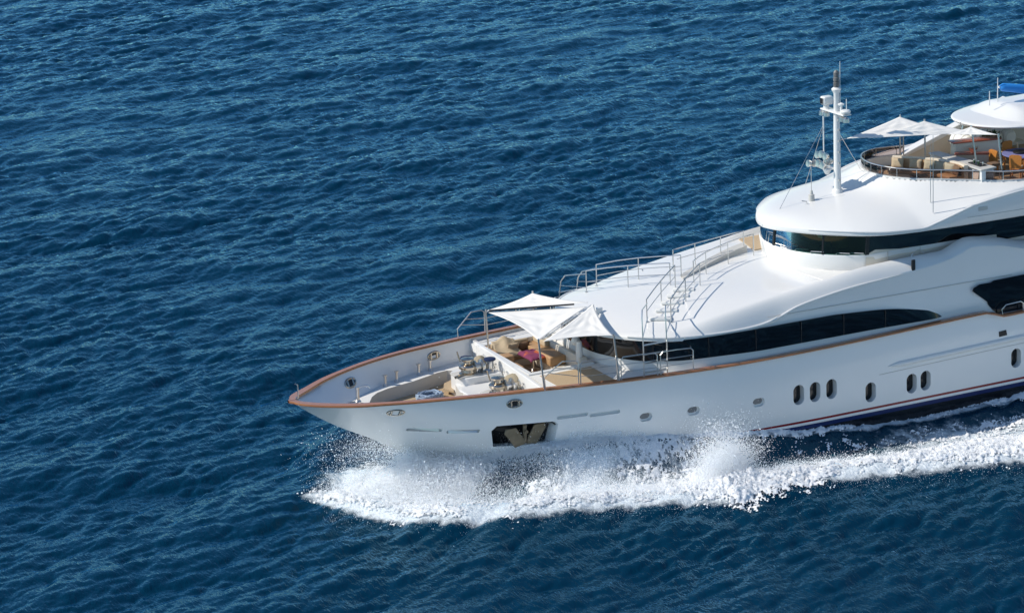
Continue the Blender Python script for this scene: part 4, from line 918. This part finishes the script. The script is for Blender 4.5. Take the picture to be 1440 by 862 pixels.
# ------------------------------------------------------------------ sea: spectral waves, bow wave, foam, spray
WDIR = math.atan2(dh.y, dh.x)+R(35)            # the wind waves run away from the camera, to the left
def spectrum(N, L, lp, lmin, rms_slope, spread, seed, lmax=1e9):
    g = np.random.default_rng(seed); k1 = 2*np.pi*np.fft.fftfreq(N, L/N); KX, KY = np.meshgrid(k1, k1, indexing='ij'); K = np.hypot(KX, KY); K[0, 0] = 1
    kp = 2*np.pi/lp; th = np.arctan2(KY, KX)-WDIR; Dr = np.abs(np.cos(th))**spread+.035
    A = np.sqrt(K**-4.0*np.exp(-1.2*(kp/K)**2)*np.exp(-(K*lmin/2/np.pi)**2)*Dr); A[0, 0] = 0; A[K < 2*np.pi/lmax] = 0
    Hk = A*(g.normal(size=(N, N))+1j*g.normal(size=(N, N)))
    sl = np.sqrt(np.mean(np.fft.ifft2(1j*KX*Hk).real**2+np.fft.ifft2(1j*KY*Hk).real**2)); Hk *= rms_slope/sl
    h = np.fft.ifft2(Hk).real; dx = np.fft.ifft2(-1j*KX/K*Hk).real; dy = np.fft.ifft2(-1j*KY/K*Hk).real
    return np.stack([h, dx, dy], -1).astype(np.float32), L
def sample(tile, x, y):
    T, L = tile; N = T.shape[0]; u = (x/L*N) % N; v = (y/L*N) % N; i = np.floor(u).astype(int); j = np.floor(v).astype(int); a = (u-i)[..., None]; b = (v-j)[..., None]
    i %= N; j %= N; i2 = (i+1) % N; j2 = (j+1) % N
    return T[i, j]*(1-a)*(1-b)+T[i2, j]*a*(1-b)+T[i, j2]*(1-a)*b+T[i2, j2]*a*b
TA = spectrum(512, 83.0, 9.0, .8, .115, 3, 3); TB = spectrum(768, 37.0, 1.7, .16, .265, 5, 5, lmax=4.2)
def fnoise(N, p, seed):
    g = np.random.default_rng(seed); k = np.fft.fftfreq(N)*N; K = np.hypot(*np.meshgrid(k, k, indexing='ij')); K[0, 0] = 1
    F = K**-p*(g.normal(size=(N, N))+1j*g.normal(size=(N, N))); F[K < 3] = 0; n = np.fft.ifft2(F).real; return (n/n.std())[..., None].astype(np.float32)
NA = (fnoise(1024, 1.35, 21), 41.0); NB = (fnoise(1024, 1.0, 22), 17.0)
CR = np.array([(1.2, -1.9), (2.3, -3.6), (4.2, -5.2), (6.5, -6.4), (9, -7.0), (11, -7.8), (13.0, -8.6), (14.6, -8.4), (17, -8.7), (20, -9.3), (24, -10.2), (30, -11.7), (37, -13.4), (46, -15.6)])
def ss(a, b, x): t = np.clip((x-a)/(b-a), 0, 1); return t*t*(3-2*t)
HX = np.arange(0, 50.01, .25); ZR = np.interp(HX, [5.5, 7, 9, 10.5, 13, 16, 20, 50], [.5, 1.2, 1.6, 1.5, 1.2, .9, .4, .3]); HYW = np.array([hy(x, z) for x, z in zip(HX, ZR)]); HYW[HX < 5.7] = 0
def fields(x, y):
    """crest distance (signed, + outside), hull distance, foam density, wave height"""
    py = -np.abs(y); stb = y > 0
    yc = np.interp(x, CR[:, 0], CR[:, 1]); slope = np.interp(x, [1, 3, 6, 12, 40], [.55, .68, .87, .95, .97]); dc = (yc-py)*slope     # + = outside the crest
    front = ss(.0, 1.6, x+.35*(py+2))
    hw = np.interp(x, HX, HYW); dhull = np.where((x > 5) & (x < 50), -py-hw, np.hypot(np.minimum(x-5.6, 0)+np.maximum(x-50, 0), py))
    w_ = np.interp(x, [1, 4, 8, 11, 13, 14.2, 15.5, 18, 24, 36], [1.6, 1.7, 1.6, 2.0, 2.8, 2.5, 2.0, 2.1, 2.8, 3.4])
    ridge = np.where(dc > 0, 1-ss(.1, 1.0, dc/(w_*np.interp(x, [1, 8, 12], [1.05, 1.0, .8]))), 1-ss(.3, 1.2, -dc/w_))
    fill = (1-ss(13.5, 17, x))*ss(0, 1, -dc/1.2)*ss(.0, .5, dhull)*np.interp(x, [2, 6, 10, 14], [.95, .88, .74, .6])
    hole = .72*np.exp(-(((x-6.6)/2.0)**2+((py+3.9)/1.15)**2))+.2*np.exp(-(((x-12.5)/3.5)**2+((py+5.2)/.45)**2))
    cont = .75*np.exp(-(dhull/.35)**2)*ss(4.5, 6.5, x)+.45*np.exp(-((dhull-2.2)/.35)**2)*ss(20, 26, x)
    aer = .62*ss(17, 25, x)*np.exp(-((-dc-w_*1.2)/1.9)**2)
    D = np.maximum(np.maximum(ridge, fill-hole*(dc < -.2)), np.maximum(cont, aer))*front
    D = np.where(x < -1.5, 0, D)
    D = np.where(stb, np.maximum(D*.6*ss(4.5, 7, x), .9*np.exp(-(((x-3.0)/1.9)**2+((y-.6)/1.5)**2)))*(dhull > -.2), D)
    hh = np.interp(x, [3.5, 5.5, 7, 9, 10.5, 13, 15.5, 18, 21, 25, 40], [0, .7, 1.15, 1.5, 1.45, 1.3, 1.05, .6, .3, .12, .05])
    Hw = hh*np.exp(-(np.maximum(dhull, 0)/1.15)**2)+front*.55*np.interp(x, [1, 4, 12, 13.5, 16, 30, 46], [.4, .85, 1.0, 1.25, 1.05, .9, .5])*np.exp(-(dc/1.25)**2)
    Hw = Hw-.28*ss(14, 20, x)*np.exp(-((dhull-2.3)/1.5)**2)*(dhull < 6)
    return dc, dhull, D, Hw
def sea_h(x, y, fine=1.0):
    a = sample(TA, x, y); b = sample(TB, x*.94+y*.34, -x*.34+y*.94)
    fine = fine*(.95+.22*np.clip(sample(NA, x*.31+9, y*.22)[..., 0], -1.6, 1.6))
    return a[..., 0]+b[..., 0]*fine, a[..., 1]+.6*fine*(b[..., 1]*.94-b[..., 2]*.34), a[..., 2]+.6*fine*(b[..., 1]*.34+b[..., 2]*.94)
def axis(lo, hi, step):
    c = [lo]
    while c[-1] < hi: c.append(c[-1]+step(c[-1]))
    g = 1.0; up_ = []; v = c[-1]
    while v < 9000: v += g; g *= 1.35; up_.append(v)
    g = 1.0; dn = []; v = lo
    while v > -9000: v -= g; g *= 1.35; dn.append(v)
    return np.array(dn[::-1]+c+up_)
ax = axis(-45, 120, lambda v: .28 if v < -17 or v > 86 else (.11 if v < 40 else .15)); ay = axis(-40, 215, lambda v: .28 if v < -26 else (.105 if v < 20 else (.14 if v < 50 else (.2 if v < 121 else .4))))
X, Y = np.meshgrid(ax, ay, indexing='ij')
inn = ss(-90, -46, X)*(1-ss(121, 170, X))*ss(-80, -41, Y)*(1-ss(216, 300, Y))
h, ddx, ddy = sea_h(X, Y); dc, dhl, Dn, Hw = fields(X, Y); inn2 = np.maximum(inn, .0)
calm = 1-.35*np.clip(Dn, 0, 1)
Z = h*inn2*calm+Hw*(inn > 0); XX = X+1.0*ddx*inn2*calm; YY = Y+1.0*ddy*inn2*calm
ins = (np.abs(Y) < np.interp(X, HX, HYW)-.35) & (X > 6.2) & (X < 49.5); Z = np.where(ins, np.minimum(Z, -.35), Z)
def gridmesh(name, XX, YY, Z, m, attrs, keep=None):
    a, b = XX.shape; V = np.stack([XX, YY, Z], -1).reshape(-1, 3).astype(np.float32); I0 = np.arange(a*b).reshape(a, b)
    F = np.stack([I0[:-1, :-1], I0[1:, :-1], I0[1:, 1:], I0[:-1, 1:]], -1).reshape(-1, 4)
    if keep is not None:
        F = F[keep.reshape(-1)]; u, inv = np.unique(F, return_inverse=True); V = V[u]; F = inv.reshape(-1, 4); attrs = {k: v.reshape(-1)[u] for k, v in attrs.items()}
    me = bpy.data.meshes.new(name); me.vertices.add(len(V)); me.vertices.foreach_set('co', V.ravel()); me.loops.add(F.size); me.loops.foreach_set('vertex_index', F.ravel().astype(np.int32))
    me.polygons.add(len(F)); me.polygons.foreach_set('loop_start', np.arange(0, F.size, 4, dtype=np.int32)); me.polygons.foreach_set('use_smooth', np.ones(len(F), bool))
    me.update(calc_edges=True)
    for k, v in attrs.items(): at = me.attributes.new(k, 'FLOAT', 'POINT'); at.data.foreach_set('value', v.reshape(-1).astype(np.float32))
    me.materials.append(m); o = bpy.data.objects.new(name, me); COL.objects.link(o); return o
def seamat():
    m = bpy.data.materials.new('sea'); m.use_nodes = True; n = m.node_tree; L = n.links; b = n.nodes['Principled BSDF']
    tc = n.nodes.new('ShaderNodeTexCoord'); mp = n.nodes.new('ShaderNodeMapping'); mp.inputs['Rotation'].default_value = (0, 0, -WDIR); mp.inputs['Scale'].default_value = (2.6, 1.0, 1)
    L.new(tc.outputs['Object'], mp.inputs[0])
    nz = n.nodes.new('ShaderNodeTexNoise'); nz.inputs['Scale'].default_value = 2.2; nz.inputs['Detail'].default_value = 2; nz.inputs['Roughness'].default_value = .6; L.new(mp.outputs[0], nz.inputs['Vector'])
    bp = n.nodes.new('ShaderNodeBump'); bp.inputs['Strength'].default_value = .5; bp.inputs['Distance'].default_value = .12; L.new(nz.outputs['Fac'], bp.inputs['Height'])
    fa = n.nodes.new('ShaderNodeAttribute'); fa.attribute_name = 'foam'
    n2 = n.nodes.new('ShaderNodeTexNoise'); n2.inputs['Scale'].default_value = 1.7; n2.inputs['Detail'].default_value = 8; n2.inputs['Roughness'].default_value = .7; L.new(tc.outputs['Object'], n2.inputs['Vector'])
    ad = n.nodes.new('ShaderNodeMath'); ad.operation = 'MULTIPLY_ADD'; ad.inputs[1].default_value = 1.0; L.new(fa.outputs['Fac'], ad.inputs[0]); L.new(n2.outputs['Fac'], ad.inputs[2])
    mr = n.nodes.new('ShaderNodeMapRange'); mr.interpolation_type = 'SMOOTHSTEP'; mr.inputs[1].default_value = .80; mr.inputs[2].default_value = 1.25; L.new(ad.outputs[0], mr.inputs[0])
    aer = n.nodes.new('ShaderNodeMix'); aer.data_type = 'RGBA'; aer.inputs[6].default_value = (.0003, .022, .048, 1); aer.inputs[7].default_value = (.02, .12, .16, 1)
    fb = n.nodes.new('ShaderNodeAttribute'); fb.attribute_name = 'aerated'; am = n.nodes.new('ShaderNodeMapRange'); am.inputs[1].default_value = .2; am.inputs[2].default_value = 1.0; am.inputs[4].default_value = .55; L.new(fb.outputs['Fac'], am.inputs[0]); L.new(am.outputs[0], aer.inputs[0])
    mx = n.nodes.new('ShaderNodeMix'); mx.data_type = 'RGBA'; mx.inputs[7].default_value = (.72, .76, .78, 1); L.new(mr.outputs[0], mx.inputs[0]); L.new(aer.outputs[2], mx.inputs[6])
    out = n.nodes['Material Output']; n.nodes.remove(b); df = n.nodes.new('ShaderNodeBsdfDiffuse'); gl = n.nodes.new('ShaderNodeBsdfGlossy'); fr = n.nodes.new('ShaderNodeFresnel'); fr.inputs[0].default_value = 1.34
    gl.inputs['Color'].default_value = (.42, .78, 1.0, 1); ms = n.nodes.new('ShaderNodeMixShader')
    L.new(mx.outputs[2], df.inputs['Color']); L.new(bp.outputs[0], df.inputs['Normal']); L.new(bp.outputs[0], gl.inputs['Normal']); L.new(bp.outputs[0], fr.inputs['Normal'])
    L.new(fr.outputs[0], ms.inputs[0]); L.new(df.outputs[0], ms.inputs[1]); L.new(gl.outputs[0], ms.inputs[2]); L.new(ms.outputs[0], out.inputs[0])
    rr = n.nodes.new('ShaderNodeMapRange'); rr.inputs[3].default_value = .05; rr.inputs[4].default_value = .7; L.new(mr.outputs[0], rr.inputs[0]); L.new(rr.outputs[0], gl.inputs['Roughness'])
    return m
SEA = seamat()
aera = np.clip(np.maximum(Dn, .8*np.exp(-(dc/4.5)**2)*(X > -1)*(Y < 0)*(dhl > -.3)*ss(-1, 3, X)), 0, 1)*np.where(dc > 0, np.exp(-(dc/.9)**2), 1)
o = gridmesh('sea_water', XX, YY, Z, SEA, {'foam': np.clip(Dn, 0, 1), 'aerated': aera}); o['kind'] = 'structure'
def foammat():
    m = mat('white_foam', (.82, .84, .86), .8); n = m.node_tree; b = n.nodes['Principled BSDF']
    tc = n.nodes.new('ShaderNodeTexCoord'); t = n.nodes.new('ShaderNodeTexNoise'); t.inputs['Scale'].default_value = 7; t.inputs['Detail'].default_value = 6; t.inputs['Roughness'].default_value = .7; n.links.new(tc.outputs['Object'], t.inputs['Vector'])
    bp = n.nodes.new('ShaderNodeBump'); bp.inputs['Strength'].default_value = .45; bp.inputs['Distance'].default_value = .1; n.links.new(t.outputs['Fac'], bp.inputs['Height']); n.links.new(bp.outputs[0], b.inputs['Normal'])
    b.inputs['Subsurface Weight'].default_value = .0
    return m
FOAM = foammat()
fx = np.arange(-1.2, 36, .055); fy = np.arange(-16.5, 6, .055); X, Y = np.meshgrid(fx, fy, indexing='ij')
wx = sample(NA, X*.5+3, Y*.5)[..., 0]; wy = sample(NA, X*.6, Y*.6+11)[..., 0]; wf = ss(.3, 2.0, np.abs(Y)-np.interp(X, HX, HYW)); Dn = fields(X+.22*wx*wf, Y+.38*wy*wf)[2]; dc, dhl, _, Hw = fields(X, Y); h, ddx, ddy = sea_h(X, Y); n1 = sample(NA, X, Y)[..., 0]; n2 = sample(NB, X, Y)[..., 0]; calm = 1-.35*np.clip(Dn, 0, 1); n3 = rng.normal(size=X.shape); Dn = Dn*np.interp(X, [0, 5, 8, 10], [.60, .64, .82, 1])
cov = Dn+.15*n1+.17*n2+.13*n3
Zf = h*calm+Hw+.028*n3*np.clip(Dn, 0, 1)+np.clip(Dn, 0, 1)*(.07+.055*np.maximum(n1, -1)+.035*n2)+.012
cc = (cov[:-1, :-1]+cov[1:, 1:])/2; keep = (cc > .58) & (Dn[:-1, :-1] > .04) & ~((np.abs(Y) < np.interp(X, HX, HYW)-.15) & (X > 5.8))[:-1, :-1]
o = gridmesh('bow_wave_foam', X+ddx*calm+.05*n2*Dn, Y+ddy*calm+.05*n1*Dn, Zf, FOAM, {}, keep)
tag(o, 'white breaking foam of the bow wave spreading along the hull', None, None, 'stuff')
# spray: droplets thrown up by the bow and along the breaking crest
def spray(N, fn, seed):
    g = np.random.default_rng(seed); P, sz = fn(g, N); N = len(P)
    q = g.normal(size=(N, 4)); q /= np.linalg.norm(q, axis=1)[:, None]; w_, a, b, c = q.T
    M = np.stack([1-2*(b*b+c*c), 2*(a*b-c*w_), 2*(a*c+b*w_), 2*(a*b+c*w_), 1-2*(a*a+c*c), 2*(b*c-a*w_), 2*(a*c-b*w_), 2*(b*c+a*w_), 1-2*(a*a+b*b)], 1).reshape(N, 3, 3)
    T = np.array([(1, 1, 1), (1, -1, -1), (-1, 1, -1), (-1, -1, 1)])/1.73
    V = P[:, None, :]+np.einsum('nij,kj->nki', M, T)*sz[:, None, None]; F = np.array([(0, 1, 2), (0, 3, 1), (0, 2, 3), (1, 3, 2)])
    return V.reshape(-1, 3), (np.arange(N)[:, None, None]*4+F).reshape(-1, 3)
def base(x, y):
    dc, dhl, D, Hw = fields(x, y); return D, sea_h(x, y)[0]*.7+Hw+.1*D
def f_bow(g, N):
    x = g.uniform(.0, 13, N); y = -g.uniform(.2, 9.5, N); D, z = base(x, y); keep = (g.uniform(0, 1, N) < np.clip(D, 0, 1)**1.8*np.interp(x, [0, 1, 5, 9, 13], [.7, 1, .9, .5, .3])); x, y, z = x[keep], y[keep], z[keep]
    hs = np.interp(x, [0, 2, 5, 9, 13], [.30, .38, .42, .22, .15]); z = z+g.exponential(1, len(x))*hs
    return np.stack([x, y, z], 1), np.exp(g.normal(math.log(.0082), .5, len(x)))
def f_fan(g, N):      # the sheet peeling off both sides of the stem, ballistic
    x0 = g.uniform(4.4, 6.8, N); sd_ = np.where(g.uniform(0, 1, N) < .82, -1, 1); t = g.uniform(0, .75, N); vo = g.normal(3.6, 1.1, N); vz = g.normal(2.6, .8, N)
    y = sd_*(np.interp(x0, HX, HYW)*.8+.1+vo*t); x = x0-g.normal(2.8, 1.5, N)*t; z = .55+vz*t-4.9*t*t+g.normal(0, .12, N); k = (z > .0) & ~((x > 6.0) & (z > 1.5))
    return np.stack([x, y, z], 1)[k], np.exp(g.normal(math.log(.009), .5, k.sum()))
def f_side(g, N):      # water thrown up against the shoulder of the hull
    x = g.uniform(5.6, 12.5, N); d = g.exponential(.4, N); y = -(np.interp(x, HX, HYW)+d); D, z = base(x, y); k = g.uniform(0, 1, N) < np.interp(x, [5.6, 7, 10, 12.5], [1, 1, .6, .2])
    z = z+g.exponential(1, N)*np.interp(x, [5.6, 8, 10, 12.5], [.4, .28, .18, .1]); k &= ~((x > 6.2) & (x < 9.5) & (z > 1.68))
    return np.stack([x, y, z], 1)[k], np.exp(g.normal(math.log(.012), .4, k.sum()))
def f_ridge(g, N):
    x = g.uniform(8, 34, N); y = np.interp(x, CR[:, 0], CR[:, 1])+g.normal(.2, 1.0, N); D, z = base(x, y); k = g.uniform(0, 1, N) < np.clip(D, 0, 1)**1.3
    z = z+g.exponential(.11, N); return np.stack([x, y, z], 1)[k], np.exp(g.normal(math.log(.010), .4, k.sum()))
def f_plume(g, N):
    a = g.normal(0, 1, (N, 3)); c = g.integers(0, 3, N); cx = np.array([14.3, 13.6, 15.0])[c]; cy = np.array([-6.9, -7.4, -6.6])[c]; hz = np.array([2.1, 1.3, 1.2])[c]
    f = g.beta(1.1, 2.2, N); r_ = (.3+.5*f); x = cx+a[:, 0]*r_; y = cy+a[:, 1]*r_; D, z = base(x, y)
    return np.stack([x, y, z+f*hz*1.25], 1), np.exp(g.normal(math.log(.0095), .5, N))
def f_fringe(g, N):
    x = g.uniform(0, 30, N); y = np.interp(x, CR[:, 0], CR[:, 1])-np.interp(x, [0, 13, 30], [1.0, 1.4, 1.7])-g.exponential(.45, N)+.4; D, z = base(x, y); return np.stack([x, y, z+g.exponential(.08, N)], 1), np.exp(g.normal(math.log(.007), .35, N))
SPRAYM = mat('spray_droplets', (.9, .92, .94), .5); 
n_ = SPRAYM.node_tree; n_.nodes['Principled BSDF'].inputs['Base Color'].default_value = (.60, .61, .62, 1); t_ = n_.nodes.new('ShaderNodeBsdfTranslucent'); t_.inputs[0].default_value = (.55, .56, .57, 1)
a_ = n_.nodes.new('ShaderNodeAddShader'); n_.links.new(n_.nodes['Principled BSDF'].outputs[0], a_.inputs[0]); n_.links.new(t_.outputs[0], a_.inputs[1]); n_.links.new(a_.outputs[0], n_.nodes['Material Output'].inputs[0])
VS = []; FS = []; off = 0
for N_, fn, sdd in ((300000, f_bow, 1), (110000, f_fan, 2), (60000, f_ridge, 3), (60000, f_plume, 4), (5000, f_fringe, 5), (60000, f_side, 6)):
    v, f = spray(N_, fn, sdd); VS.append(v); FS.append(f+off); off += len(v)
V = np.concatenate(VS).astype(np.float32); F = np.concatenate(FS)
me = bpy.data.meshes.new('spray'); me.vertices.add(len(V)); me.vertices.foreach_set('co', V.ravel()); me.loops.add(F.size); me.loops.foreach_set('vertex_index', F.ravel().astype(np.int32))
me.polygons.add(len(F)); me.polygons.foreach_set('loop_start', np.arange(0, F.size, 3, dtype=np.int32)); me.update(calc_edges=True)
me.materials.append(SPRAYM); o = bpy.data.objects.new('spray', me); COL.objects.link(o)
tag(o, 'white spray thrown up by the bow and along the breaking crest', None, None, 'stuff')
